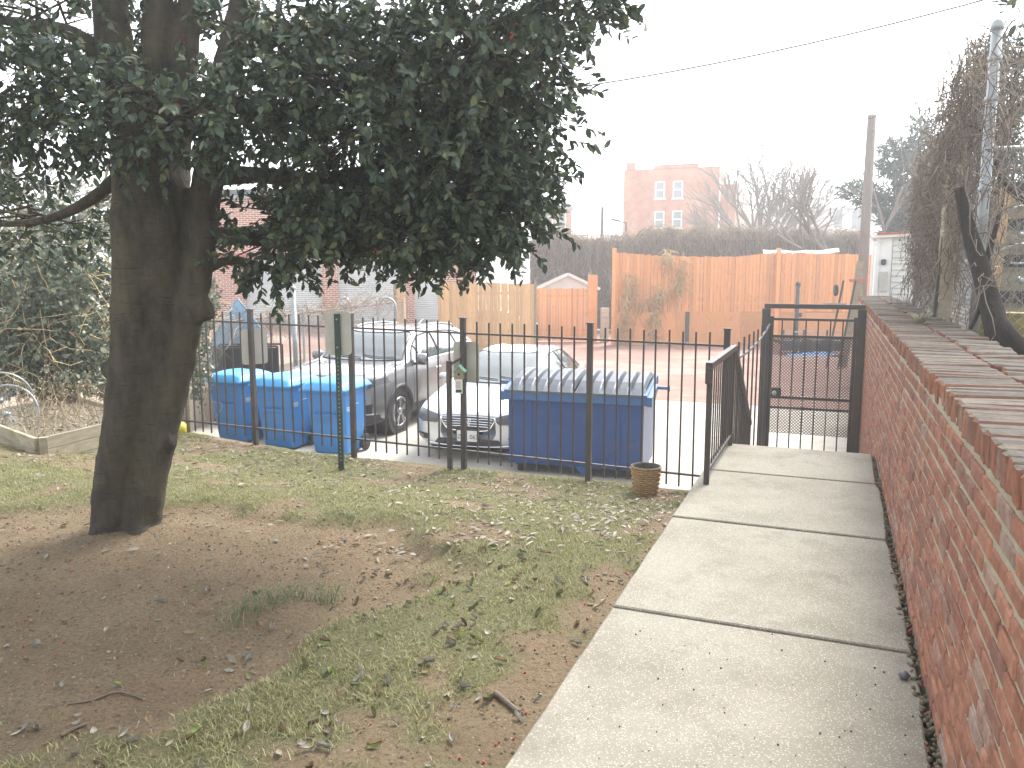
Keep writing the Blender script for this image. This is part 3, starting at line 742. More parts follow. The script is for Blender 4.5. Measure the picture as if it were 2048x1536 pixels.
V, F = strands(np.array(PP), .006, n=5); arr('rim', V, F, M['wicker'], bas, smooth=True)

# ------------------------------------------------------------------ recycling carts
def make_cart():
    t = thing('recycling_cart', 'x', 'recycling bin', group='blue wheeled recycling carts')
    secs = []                             # tapered body with rounded corners
    for z, w, d, y0 in ((.03, .50, .52, .03), (.06, .53, .56, .03), (.30, .55, .62, .02), (.31, .555, .63, .02), (.92, .62, .76, 0), (.93, .64, .79, 0), (1.0, .645, .80, 0)):
        secs.append([(x, y + y0, z) for x, y in rounded(w, d, .06, 5)])
    K = len(secs[0]); mb = MB(); vs = [p for s_ in secs for p in s_]
    mb.add(vs, [(i * K + k, i * K + (k + 1) % K, (i + 1) * K + (k + 1) % K, (i + 1) * K + k) for i in range(len(secs) - 1) for k in range(K)] + [tuple(range(K))[::-1]])
    body = part('body', mb, M['bin'], t)
    part('rim', MB().prism(rounded(.665, .82, .06, 5), .965, 1.0), M['bin'], body)
    for z in (.80,): part('catch_bar', MB().box((0, -.365, .62), (.34, .05, .045), bev=.01), M['bin'], body)
    # lid: domed sheet with a lip, hinged at the back
    nu, nv = 20, 20; P = np.zeros((nu, nv, 3))
    for i, u in enumerate(np.linspace(-1, 1, nu)):
        for j, v_ in enumerate(np.linspace(-1, 1, nv)):
            e = (1 - abs(u) ** 6) * (1 - abs(v_) ** 6)
            h = 1.012 + .085 * e ** .6 + .035 * (1 - (v_ + .1) ** 2) * (1 - u * u) + .012 * (1 if abs(abs(u) - .45) < .1 else 0) * e
            P[i, j] = (u * .355, v_ * .455 + -.012, h - (.03 if max(abs(u), abs(v_)) > .99 else 0))
    part('lid', MB().grid(P.transpose(1, 0, 2)), M['skylit_lid'], t, smooth=True)
    part('lid_lip', MB().prism(rounded(.715, .915, .05, 4), .985, 1.004, lambda x, y, z: (x, y - .012, z)), M['skylit_lid'], t)
    part('handle_bar', MB().tube([(-.22, .40, .96), (-.22, .46, .99), (.22, .46, .99), (.22, .40, .96)], .016, 8), M['bin'], t)
    part('axle', MB().tube([(-.31, .27, .13), (.31, .27, .13)], .012, 8), M['galv'], t)
    for x in (-.33, .29): part('wheel', MB().lathe([(.03, 0), (.12, .0), (.13, .012), (.13, .03), (.12, .045), (.03, .045)], 20, (x, .27, .13), 'X'), M['rubber'], t)
    lg = part('logo', MB().prism([(.045 * (1 if k % 2 else .52) * math.cos(R(90 + k * 36)), .045 * (1 if k % 2 else .52) * math.sin(R(90 + k * 36))) for k in range(10)], .001, .003, lambda x, y, z: (.299 + z + y * .052, -.22 + x, .80 + y)), M['plate'], body)
    for k, (y, z, l) in enumerate(((-.22, .725, .11), (-.22, .70, .13), (-.22, .675, .09), (.0, .80, .12), (.02, .775, .16), (.02, .75, .14))):
        part('text_line', MB().box((.298 - (.80 - z) * -.052 + .0, y, z), (.002, l, .011), ry=R(3)), M['plate'], body)
    return t
cart = make_cart()
CARTS = [(560 / 2 + 195, 875, 'blue recycling cart at the left end of the row of three'), (569, 889, 'middle one of the three blue recycling carts'), (664, 903, 'blue recycling cart at the right end of the row, white logo on its side')]
def place(o, px, py, rz, z=LOT, label=None):
    p = gp(px, py, z); o.location = (p[0], p[1], z); o.rotation_euler = (0, 0, rz)
    if label: o['label'] = label
    return o
cpos = [(-4.60, 13.40, -18), (-3.68, 12.90, -17), (-2.75, 12.42, -16)]
for k, ((x, y, r_), c) in enumerate(zip(cpos, CARTS)):
    o = cart if k == 0 else copy_tree(cart)
    o.location = (x, y, LOT); o.rotation_euler = (0, 0, R(r_)); o['label'] = c[2]; o.scale = (1.07, 1.07, 1.07)

# ------------------------------------------------------------------ dumpster
dp = thing('dumpster', 'navy blue steel dumpster with ribbed grey plastic lids behind the fence', 'dumpster', (1.02, 11.42, LOT), R(-17.5)); dp.scale = (1.04, 1.04, 1.04)
w2, d2, hf, hb_ = .92, .50, 1.12, 1.26
body = MB(); b0 = .13
body.add([(-w2, -d2, b0), (w2, -d2, b0), (w2, d2 - .05, b0), (-w2, d2 - .05, b0), (-w2, -d2, hf), (w2, -d2, hf), (w2, d2, hb_), (-w2, d2, hb_)],
         [(0, 1, 5, 4), (1, 2, 6, 5), (2, 3, 7, 6), (3, 0, 4, 7), (0, 3, 2, 1)])
bd = part('body', body, M['dump'], dp)
part('rim', MB().box((0, -d2 - .02, hf - .05), (2 * w2 + .1, .07, .12), bev=.008), M['dumprim'], dp)
for s in (-1, 1): part('rim', MB().bar((s * (w2 + .022), -d2 - .05, hf - .03), (s * (w2 + .022), d2 + .02, hb_ - .02), .045, .12), M['dumprim'], dp)
part('rim', MB().box((0, d2 + .02, hb_ - .04), (2 * w2 + .1, .06, .1)), M['dumprim'], dp)
for s in (-1, 1):                         # two lids, each a ribbed sheet
    nx_, ny_ = 61, 10; P = np.zeros((nx_, ny_, 3))
    for i in range(nx_):
        for j in range(ny_):
            u, v_ = i / (nx_ - 1), j / (ny_ - 1)
            ph = (u * 5) % 1.0
            rib = min(max(math.sin(math.pi * ph) * 1.7, 0), 1) if .0 < u < 1.0 else 0
            env = min(1, v_ * 5, (1 - v_) * 5 + .2)
            P[i, j] = (s * .468 + (u - .5) * .915, -d2 - .055 + v_ * (2 * d2 + .06), hf + .02 + v_ * .155 + rib * .075 * max(env, 0) + .05 * math.sin(math.pi * v_))
    lid = MB().grid(P.transpose(1, 0, 2)); o = part('lid', lid, M['dumplid'], dp)
    part('lid_lip', MB().box((s * .468, -d2 - .062, hf + .012), (.91, .02, .035), bev=.004), M['dumplid'], o)
for s in (-1, 1):                         # lifting brackets with pins
    br = MB(); br.prism([(-d2 - .05, hf - .12), (-d2 + .30, hf - .06), (-d2 + .55, hf + .02), (-d2 + .55, hf + .1), (-d2 - .05, hf + .0)], .045, .11, lambda x, y, z: (s * (w2 + z), x, y))
    o = part('lift_bracket', br, M['dumprim'], dp)
    part('pin', MB().lathe([(.022, .10), (.022, .25), (.045, .25), (.045, .275)], 12, (w2 if s > 0 else -w2 - .37, -d2 + .48, hf + .06), 'X'), M['dumprim'], o)
for x in (-.6, -.2, .2, .6): part('stiffener', MB().box((x, -d2 - .004, .62), (.05, .012, .94), bev=.004), M['dump'], dp)
for x, y in ((-.78, -.40), (.78, -.40), (-.78, .34), (.78, .34)):
    c = part('caster', MB().lathe([(.02, -.025), (.055, -.025), (.06, 0), (.055, .025), (.02, .025)], 14, (x, y, .06), 'X'), M['rubber'], dp)
    part('fork', MB().box((x, y, .115), (.1, .09, .05)), M['steel'], c)
part('tow_bracket', MB().prism([(-.1, .13), (.12, .13), (.1, .05), (0, .02)], 0, .02, lambda x, y, z: (x + .12, -d2 - .01 + z, y)), M['dumprim'], dp)
# ------------------------------------------------------------------ cars (local frame: y forward, x to the car's right, z up)
def crom(P, n):                           # Catmull-Rom through rows of P, n steps per span
    P = np.asarray(P, float); K = len(P); out = []
    for i in range(K - 1):
        p0, p1, p2, p3 = P[max(i - 1, 0)], P[i], P[i + 1], P[min(i + 2, K - 1)]
        for t in np.arange(n) / n:
            out.append(.5 * ((2 * p1) + (-p0 + p2) * t + (2 * p0 - 5 * p1 + 4 * p2 - p3) * t * t + (-p0 + 3 * p1 - 3 * p2 + p3) * t ** 3))
    out.append(P[-1]); return np.array(out)
def car_body(stations, wheels, arch, nlong=9, nring=6):
    # station: y, half width, z bottom, z mid, z belt, top half width, z top edge, z top
    st_ = [np.array(s, float) for s in stations]
    rows = []
    for s in st_:
        y, w, zb_, zm, zl, wt, ze, zt = s
        rows.append(np.array([(0, y, zb_), (w * .80, y, zb_), (w * .955, y, zb_ + .10), (w, y, zm), (w * .975, y, zl), (wt + (.01 if ze - zl > .15 else .05), y, ze), (wt * .55, y, zt - (zt - ze) * .18), (0, y, zt)]))
    G = crom(np.array(rows).reshape(len(rows), -1), nlong).reshape(-1, 8, 3)
    ring = []
    for r_ in G:
        c = crom(r_[1:], nring); half = np.vstack([r_[:1], c]); half[:, 0] = np.maximum(half[:, 0], 0)
        full = np.vstack([half, (half * np.array((-1, 1, 1)))[::-1][1:-1]]); ring.append(full)
    P = np.array(ring); n, k = P.shape[:2]
    mb = MB(); vs = P.reshape(-1, 3); fs = []
    for i in range(n - 1):
        for j in range(k):
            q = (i * k + j, i * k + (j + 1) % k, (i + 1) * k + (j + 1) % k, (i + 1) * k + j)
            c = vs[list(q)].mean(0)
            if abs(c[0]) > .45 and any((c[1] - wy) ** 2 + (c[2] - wz) ** 2 < arch ** 2 for wy, wz in wheels): continue
            fs.append(q)
    fs.append(tuple(range(k))); fs.append(tuple((n - 1) * k + j for j in range(k))[::-1])
    mb.add(vs, fs); return mb
class Proj:                               # lays strips of glass, lamp or trim onto the body surface
    def __init__(s, mb): s.t = BVHTree.FromPolygons([Vector(v) for v in mb.v], mb.f)
    def hit(s, o, d, off):
        h = s.t.ray_cast(Vector(o), Vector(d))
        if h[0] is None:
            h = s.t.find_nearest(Vector(o) + Vector(d) * 3)
            return np.array(h[0]) - np.array(d) * off
        n = h[1]
        if n.dot(Vector(d)) > 0: n = -n
        return np.array(h[0] + n * off)
    def strip(s, top, bot, rows, cols, mode, off=.006, side=1):
        top, bot = crom(top, cols), crom(bot, cols)
        P = []
        for t in np.linspace(0, 1, rows):
            row = []
            for p, q in zip(top, bot):
                a, b = p * (1 - t) + q * t
                if mode == 'front': row.append(s.hit((a, 4, b), (0, -1, 0), off))
                elif mode == 'top': row.append(s.hit((a, b, 4), (0, 0, -1), off))
                else: row.append(s.hit((side * 3, a, b), (-side, 0, 0), off))
            P.append(row)
        return MB().grid(P)
    def line(s, pts, r_, mode, off=.0, side=1, n=6, steps=6):
        q = crom(pts, steps); out = []
        for a, b in q:
            out.append(s.hit((a, 4, b), (0, -1, 0), off) if mode == 'front' else s.hit((a, b, 4), (0, 0, -1), off) if mode == 'top' else s.hit((side * 3, a, b), (-side, 0, 0), off))
        return MB().tube(out, r_, n)
def wheel(parent, x, y, r_, wdt, rim_r, spokes=5, side=1):
    sgn = side
    ty = part('wheel', MB().lathe([(rim_r, -wdt / 2), (r_ - .03, -wdt / 2), (r_ - .008, -wdt / 2 + .03), (r_, -wdt / 2 + .06), (r_, wdt / 2 - .06), (r_ - .008, wdt / 2 - .03), (r_ - .03, wdt / 2), (rim_r, wdt / 2)], 40, (x, y, r_), 'X', close=True), M['rubber'], parent, smooth=True)
    xo = x + sgn * wdt / 2
    part('barrel', MB().lathe([(rim_r, sgn * -.03), (rim_r + .004, sgn * .004), (rim_r - .02, sgn * .0), (rim_r - .035, sgn * -.08), (.03, sgn * -.10)], 32, (xo, y, r_), 'X'), M['clad'], ty, smooth=True)
    part('rim_edge', MB().lathe([(rim_r - .022, -.006), (rim_r + .004, -.006), (rim_r + .004, .006), (rim_r - .022, .004)], 36, (xo, y, r_), 'X', close=True), M['alloy'], ty, smooth=True)
    sp = MB()
    for k in range(spokes):
        a = 2 * math.pi * k / spokes + .3
        for da in (-.16, .16):
            p = (xo - sgn * .012, y + .05 * math.cos(a), r_ + .05 * math.sin(a)); q = (xo - sgn * .006, y + (rim_r - .015) * math.cos(a + da), r_ + (rim_r - .015) * math.sin(a + da))
            sp.bar(p, q, .035, .03)
    part('spokes', sp, M['alloy'], ty)
    part('hub', MB().lathe([(.06, sgn * -.03), (.062, sgn * .0), (.05, sgn * .012), (.01, sgn * .016)], 20, (xo, y, r_), 'X'), M['alloy'], ty, smooth=True)
def arch_ring(pr, wy, wz, rad, side, tr, m, parent, name='arch_trim'):
    pts = []
    for a in np.linspace(-25, 205, 30):
        yy, zz = wy + rad * math.cos(R(a)), wz + rad * math.sin(R(a))
        h = pr.hit((side * 3, yy, zz), (-side, 0, 0), -.004)
        if abs(h[0]) < .6: h = np.array((side * .87, yy, zz))
        pts.append((h[0], yy, zz))
    part(name, MB().tube(pts, tr, 8), m, parent, smooth=True)
def liner(parent, x0, x1, wy, wz, rad):
    part('wheel_well', MB().lathe([(rad, x0), (rad, x1), (.02, x1)], 28, (0, wy, wz), 'X'), M['plastic_k'], parent)

def sedan(name, label, loc, rz, paint, full=True):
    t = thing(name, label, 'car', loc, rz)
    ST = [(2.44, .42, .30, .44, .58, .34, .625, .645), (2.41, .66, .235, .45, .625, .52, .675, .70), (2.33, .80, .21, .47, .66, .62, .725, .75), (2.18, .872, .20, .5, .70, .67, .775, .80), (1.9, .91, .2, .52, .765, .69, .845, .88), (1.4, .922, .2, .55, .85, .705, .92, .96), (1.02, .925, .2, .56, .905, .70, .975, 1.01), (.62, .925, .2, .56, .93, .645, 1.19, 1.235), (.12, .925, .2, .57, .945, .575, 1.385, 1.43), (-.5, .925, .2, .57, .955, .56, 1.42, 1.465), (-1.1, .92, .2, .58, .96, .56, 1.37, 1.425), (-1.65, .915, .2, .58, .965, .60, 1.17, 1.23), (-2.0, .90, .22, .6, .965, .66, 1.03, 1.07), (-2.3, .86, .26, .6, .93, .66, .99, 1.03), (-2.43, .72, .34, .6, .85, .55, .9, .93)]
    WY, RW = (1.42, -1.36), .335
    wh = [(y, RW) for y in WY]
    whole = car_body(ST, [], 0); pr = Proj(whole)
    body = part('body', car_body(ST, wh, .375, 16, 10), paint, t, smooth=True)
    for s in (-1, 1):
        for y in WY:
            wheel(t, s * .80, y, RW, .21, .235, 5, s)
            arch_ring(pr, y, RW, .385, s, .018, paint, body)
    for y in WY: liner(body, -.90, .90, y, RW, .372)
    E4 = lambda *p: [np.array(q, float) for q in p]
    part('windshield', pr.strip(E4((-.53, .20), (-.3, .23), (0, .24), (.3, .23), (.53, .20)), E4((-.70, .92), (-.4, 1.03), (0, 1.07), (.4, 1.03), (.70, .92)), 14, 6, 'top', .004), M['cglass'], t, smooth=True)
    part('windshield_seal', pr.line([(-.71, .95), (-.62, .55), (-.54, .19), (-.3, .215), (0, .225), (.3, .215), (.54, .19), (.62, .55), (.71, .95)], .011, 'top', .001), M['plastic_k'], t)
    part('cowl', pr.line([(-.70, .96), (-.4, 1.07), (0, 1.11), (.4, 1.07), (.70, .96)], .014, 'top'), M['plastic_k'], t)
    for x0, x1 in ((-.58, -.02), (-.02, .50)):
        part('wiper', pr.line([(x0, .93 if x0 < -.3 else .99), ((x0 + x1) / 2, .95), (x1, .90)], .008, 'top', .018), M['plastic_k'], t)
    for s in (-1, 1):
        part('front_window', pr.strip(E4((.55, 1.19), (.2, 1.335), (-.1, 1.37), (-.30, 1.375)), E4((.80, .99), (.4, .985), (0, .985), (-.33, .99)), 8, 5, 'side', .004, s), M['cglass'], t, smooth=True)
        part('rear_window', pr.strip(E4((-.40, 1.375), (-.8, 1.365), (-1.1, 1.32), (-1.35, 1.24)), E4((-.41, .99), (-.8, .995), (-1.2, 1.0), (-1.5, 1.03)), 8, 5, 'side', .004, s), M['cglass'], t, smooth=True)
        for pts in ([(.80, .985), (.55, 1.20), (.2, 1.345), (-.3, 1.385), (-.8, 1.375), (-1.1, 1.33), (-1.36, 1.245), (-1.52, 1.02)], [(-.35, .985), (-.345, 1.2), (-.345, 1.38)], [(-1.18, 1.0), (-1.16, 1.15), (-1.13, 1.31)]): part('window_seal', pr.line(pts, .013, 'side', .002, s), M['plastic_k'], t)
        part('window_trim', pr.line([(.83, .975), (.3, .967), (-.4, .972), (-1.1, .985), (-1.55, 1.01)], .008, 'side', 0, s), M['chrome'], t)
        mi = part('mirror', MB().box((s * 1.0, .72, 1.02), (.20, .10, .13), bev=.035), paint, t, smooth=True); part('stalk', MB().bar((s * .86, .72, .97), (s * .95, .72, 1.0), .05), M['plastic_k'], mi)
        part('headlight', pr.strip(E4((s * .40, .665), (s * .56, .705), (s * .72, .735), (s * .862, .75)), E4((s * .46, .575), (s * .58, .575), (s * .74, .585), (s * .885, .625)), 7, 6, 'front', .010), M['lamp'], t, smooth=True)
        part('headlight_trim', pr.line([(s * .39, .668), (s * .47, .57), (s * .6, .566), (s * .76, .578), (s * .88, .618)], .009, 'front', .004), M['chrome'], t)
        part('fog_lamp_bezel', pr.strip(E4((s * .60, .385), (s * .72, .40), (s * .84, .41)), E4((s * .63, .315), (s * .72, .31), (s * .82, .33)), 4, 5, 'front', .010), M['plastic_k'], t)
        part('fog_lamp', pr.strip(E4((s * .69, .375), (s * .74, .38), (s * .79, .385)), E4((s * .70, .335), (s * .74, .333), (s * .78, .34)), 3, 3, 'front', .018), M['lamp'], t)
        for y0 in (.05, -.95): part('door_handle', pr.line([(y0, .80), (y0 - .1, .805), (y0 - .18, .80)], .014, 'side', .014, s), M['chrome'], t)
        for pts in ([(.82, .95), (.78, .6), (.80, .27)], [(-.36, .95), (-.38, .6), (-.36, .27)], [(-1.05, .6), (-1.3, .75), (-1.45, .97)]): part('door_gap', pr.line(pts, .004, 'side', -.001, s, 4), M['plastic_k'], body)
    gr = part('grille', pr.strip(E4((-.40, .655), (-.2, .668), (0, .672), (.2, .668), (.40, .655)), E4((-.31, .50), (-.2, .485), (0, .478), (.2, .485), (.31, .50)), 9, 5, 'front', .006), M['plastic_k'], t)
    for z, hw in ((.635, .38), (.60, .37), (.565, .355), (.53, .335)):
        part('chrome_bar', pr.line([(-hw, z), (-hw / 2, z + .006), (0, z + .008), (hw / 2, z + .006), (hw, z)], .0085, 'front', .012), M['chrome'], gr)
    part('grille_surround', pr.line([(-.42, .66), (-.37, .56), (-.31, .495), (-.2, .475), (0, .466), (.2, .475), (.31, .495), (.37, .56), (.42, .66)], .014, 'front', .008), M['chrome'], gr)
    em = MB(); yb = float(pr.hit((0, 4, .59), (0, -1, 0), .02)[1])
    H_ = [(-.048, .052), (.048, .052), (.034, -.052), (-.034, -.052)]
    em.tube([(x, yb, .588 + z) for x, z in H_ + H_[:1]], .0065, 8)
    em.bar((-.026, yb, .635), (-.018, yb, .541), .013); em.bar((.026, yb, .635), (.018, yb, .541), .013); em.bar((-.02, yb, .588), (.02, yb, .588), .012)
    part('emblem', em, M['chrome'], gr)
    part('intake', pr.strip(E4((-.46, .345), (-.2, .35), (0, .352), (.2, .35), (.46, .345)), E4((-.53, .262), (-.25, .25), (0, .248), (.25, .25), (.53, .262)), 5, 5, 'front', .008), M['plastic_k'], t)
    part('intake_trim', pr.line([(-.62, .262), (-.3, .238), (0, .235), (.3, .238), (.62, .262)], .011, 'front', .004), M['chrome'], t)
    part('hood_gap', pr.line([(-.40, .678), (-.2, .69), (0, .694), (.2, .69), (.40, .678)], .005, 'front', 0, 1, 4), M['plastic_k'], body)
    for s in (-1, 1): part('hood_crease', pr.line([(s * .45, 2.2), (s * .56, 1.7), (s * .62, 1.15)], .006, 'top', -.002, 1, 6), paint, body)
    if full:
        pt = yb + .022
        lp = part('licence_plate', MB().prism(rounded(.31, .16, .012, 3), 0, .006, lambda x, y, z: (x, pt + z - .006, y + .395)), M['plate'], t)
        part('plate_frame', MB().prism(rounded(.345, .19, .014, 3), 0, .012, lambda x, y, z: (x, pt - .018 + z, y + .395)), M['plastic_k'], lp)
        text('JZK   063', .088, .0, (0, pt + .001, .38), M['ink'], lp, 'plate_number')
    part('rear_lamp', MB().box((.7, -2.36, .8), (.3, .1, .12), bev=.03), M['redtrim'], t); part('rear_lamp', MB().box((-.7, -2.36, .8), (.3, .1, .12), bev=.03), M['redtrim'], t)
    return t
def text(s, size, ext, loc, m, parent, name):
    cu = bpy.data.curves.new(name, 'FONT'); cu.body = s; cu.size = size; cu.extrude = .0008; cu.align_x = 'CENTER'; cu.align_y = 'CENTER'
    o = bpy.data.objects.new(name, cu); C.objects.link(o)
    dg = bpy.context.evaluated_depsgraph_get(); me = bpy.data.meshes.new_from_object(o.evaluated_get(dg))
    bpy.data.objects.remove(o); me.materials.clear(); me.materials.append(m)
    Rm = Matrix.Translation(Vector(loc)) @ Matrix.Rotation(R(180), 4, 'Z') @ Matrix.Rotation(R(90), 4, 'X')
    me.transform(Rm)
    return link(bpy.data.objects.new(name, me), parent)

def suv():
    t = thing('suv', 'dark grey sport utility vehicle with roof rails parked behind the blue carts', 'car')
    ST = [(2.30, .50, .40, .62, .84, .42, .90, .93), (2.27, .70, .30, .62, .90, .58, .965, .99), (2.18, .84, .25, .62, .955, .68, 1.02, 1.045), (2.0, .90, .23, .63, .99, .73, 1.055, 1.08), (1.6, .925, .22, .64, 1.04, .75, 1.10, 1.13), (1.08, .93, .22, .65, 1.09, .745, 1.15, 1.18), (.78, .93, .22, .65, 1.105, .71, 1.33, 1.37), (.32, .93, .22, .66, 1.12, .655, 1.565, 1.61), (-.3, .93, .22, .66, 1.135, .635, 1.63, 1.685), (-1.2, .93, .22, .67, 1.15, .62, 1.60, 1.66), (-1.85, .925, .24, .68, 1.16, .63, 1.50, 1.555), (-2.15, .89, .28, .68, 1.12, .66, 1.25, 1.3), (-2.28, .80, .36, .68, 1.02, .6, 1.08, 1.1)]
    WY, RW = (1.38, -1.31), .365
    whole = car_body(ST, [], 0); pr = Proj(whole); P_ = M['paint_g']
    body = part('body', car_body(ST, [(y, RW) for y in WY], .42, 16, 10), P_, t, smooth=True)
    E4 = lambda *p: [np.array(q, float) for q in p]
    for s in (-1, 1):
        for y in WY:
            wheel(t, s * .80, y, RW, .225, .245, 5, s)
            arch_ring(pr, y, RW, .435, s, .035, M['clad'], body)
    for y in WY: liner(body, -.91, .91, y, RW, .415)
    part('windshield', pr.strip(E4((-.60, .36), (-.3, .40), (0, .41), (.3, .40), (.60, .36)), E4((-.76, .98), (-.4, 1.09), (0, 1.12), (.4, 1.09), (.76, .98)), 14, 6, 'top', .004), M['cglass'], t, smooth=True)
    part('windshield_seal', pr.line([(-.77, 1.0), (-.69, .68), (-.61, .35), (-.3, .385), (0, .395), (.3, .385), (.61, .35), (.69, .68), (.77, 1.0)], .013, 'top', .001), M['plastic_k'], t)
    part('cowl', pr.line([(-.76, 1.02), (-.4, 1.13), (0, 1.16), (.4, 1.13), (.76, 1.02)], .016, 'top'), M['plastic_k'], t)
    for x0, x1 in ((-.62, -.02), (-.02, .52)): part('wiper', pr.line([(x0, .99 if x0 < -.3 else 1.06), ((x0 + x1) / 2, 1.02), (x1, .97)], .009, 'top', .02), M['plastic_k'], t)
    for s in (-1, 1):
        part('front_window', pr.strip(E4((.62, 1.36), (.35, 1.50), (.1, 1.545), (-.18, 1.56)), E4((.90, 1.155), (.5, 1.15), (.1, 1.155), (-.20, 1.16)), 8, 5, 'side', .004, s), M['cglass'], t, smooth=True)
        part('rear_window', pr.strip(E4((-.27, 1.56), (-.6, 1.56), (-.9, 1.55), (-1.08, 1.54)), E4((-.28, 1.165), (-.6, 1.17), (-.9, 1.175), (-1.12, 1.18)), 8, 5, 'side', .004, s), M['cglass'], t, smooth=True)
        part('quarter_window', pr.strip(E4((-1.16, 1.535), (-1.4, 1.50), (-1.68, 1.42)), E4((-1.19, 1.19), (-1.4, 1.22), (-1.72, 1.30)), 6, 5, 'side', .004, s), M['cglass'], t, smooth=True)
        for pts in ([(.91, 1.15), (.62, 1.37), (.35, 1.51), (.1, 1.555), (-.3, 1.57), (-.9, 1.56), (-1.4, 1.51), (-1.70, 1.43), (-1.75, 1.30)], [(-.23, 1.155), (-.225, 1.36), (-.22, 1.565)], [(-1.15, 1.18), (-1.135, 1.36), (-1.12, 1.545)], [(.55, 1.15), (.56, 1.28), (.58, 1.38)]): part('window_seal', pr.line(pts, .017, 'side', .002, s), M['plastic_k'], t)
        part('window_trim', pr.line([(.92, 1.14), (.3, 1.137), (-.4, 1.147), (-1.15, 1.165), (-1.75, 1.27)], .010, 'side', 0, s), M['chrome'], t)
        mi = part('mirror', MB().box((s * 1.03, .76, 1.19), (.22, .13, .17), bev=.045), P_, t, smooth=True); part('mirror_base', MB().box((s * 1.0, .76, 1.10), (.2, .1, .035), bev=.01), M['plastic_k'], mi)
        part('headlight', pr.strip(E4((s * .46, .92), (s * .64, .945), (s * .78, .965), (s * .90, .99)), E4((s * .50, .83), (s * .64, .825), (s * .78, .84), (s * .915, .90)), 7, 6, 'front', .010), M['lamp'], t, smooth=True)
        part('fog_bezel', pr.strip(E4((s * .56, .56), (s * .7, .58), (s * .84, .60)), E4((s * .6, .44), (s * .7, .43), (s * .82, .45)), 4, 5, 'front', .010), M['plastic_k'], t)
        part('sill_cladding', pr.strip(E4((.93, .44), (.2, .42), (-.5, .42), (-.87, .44)), E4((.93, .27), (.2, .27), (-.5, .27), (-.87, .27)), 4, 6, 'side', .012, s), M['clad'], t)
        for y0 in (.02, -.92): part('door_handle', pr.line([(y0, .955), (y0 - .1, .963), (y0 - .2, .96)], .016, 'side', .018, s), M['chrome'], t)
        for pts in ([(.90, 1.13), (.86, .7), (.88, .44)], [(-.235, 1.14), (-.25, .7), (-.24, .43)], [(-.87, .75), (-1.0, .9), (-1.16, 1.16)]): part('door_gap', pr.line(pts, .005, 'side', -.001, s, 4), M['plastic_k'], body)
        rl = part('roof_rail', MB().tube([(s * .60, .10, 1.61), (s * .62, .02, 1.675), (s * .625, -.3, 1.70), (s * .615, -1.0, 1.69), (s * .60, -1.5, 1.64), (s * .60, -1.6, 1.585)], .018, 8), M['galv'], t, smooth=True)
        part('rail_foot', MB().box((s * .60, .08, 1.60), (.05, .10, .05), bev=.01), M['plastic_k'], rl)
    part('grille', pr.strip(E4((-.46, .90), (-.2, .91), (0, .912), (.2, .91), (.46, .90)), E4((-.36, .60), (-.2, .58), (0, .575), (.2, .58), (.36, .60)), 7, 5, 'front', .006), M['plastic_k'], t)
    part('lower_bumper', pr.strip(E4((-.88, .42), (-.5, .43), (0, .43), (.5, .43), (.88, .42)), E4((-.86, .27), (-.5, .27), (0, .27), (.5, .27), (.86, .27)), 5, 6, 'front', .012), M['clad'], t)
    part('bumper_strip', pr.line([(-.86, .44), (-.5, .435), (0, .435), (.5, .435), (.86, .44)], .013, 'front', .01), M['galv'], t)
    part('emblem', pr.line([(.06, .78), (0, .81), (-.06, .78), (0, .75), (.06, .78)], .008, 'front', .012), M['chrome'], t)
    for s in (-1, 1): part('hood_crease', pr.line([(s * .5, 2.1), (s * .6, 1.7), (s * .66, 1.2)], .007, 'top', -.002, 1, 6), P_, body)
    part('hood_gap', pr.line([(-.76, 2.02), (-.55, 2.18), (0, 2.235), (.55, 2.18), (.76, 2.02)], .005, 'top', 0, 1, 4), M['plastic_k'], body)
    part('antenna', MB().prism([(-1.5, 1.63), (-1.3, 1.66), (-1.48, 1.73)], -.02, .02, lambda x, y, z: (z, x, y)), P_, t)
    return t
sed = sedan('sedan', 'silver sedan facing the fence beside the dumpster', (0, 0, LOT), 0, M['paint_s'])
sed['label'] = 'silver sedan facing the camera between the dumpster and the dark grey vehicle'
TS = R(16); fx, fy = -.64, 11.85
sed.location = (fx + 2.44 * math.sin(TS), fy + 2.44 * math.cos(TS), LOT); sed.rotation_euler = (0, 0, math.pi - TS); sed.scale = (1.03, 1.03, 1.03)
sv = suv(); TV = R(19)
# front left wheel stands at (-2.04, 14.0): local (-.80, 1.38)
wx, wy = -.86 * 1.07, 1.38 * 1.07; sv.scale = (1.07, 1.07, 1.07); ang = math.pi - TV
sv.rotation_euler = (0, 0, ang)
sv.location = (-2.04 - (wx * math.cos(ang) - wy * math.sin(ang)), 14.05 - (wx * math.sin(ang) + wy * math.cos(ang)), LOT)
wc = sedan('sedan', 'white car half hidden behind the tan board fence', (0, 0, 0), 0, M['paint_w'], False)
wc.location = (-1.45, 31.9, alley_z(-2.5, 31.9)); wc.rotation_euler = (0, 0, R(92))
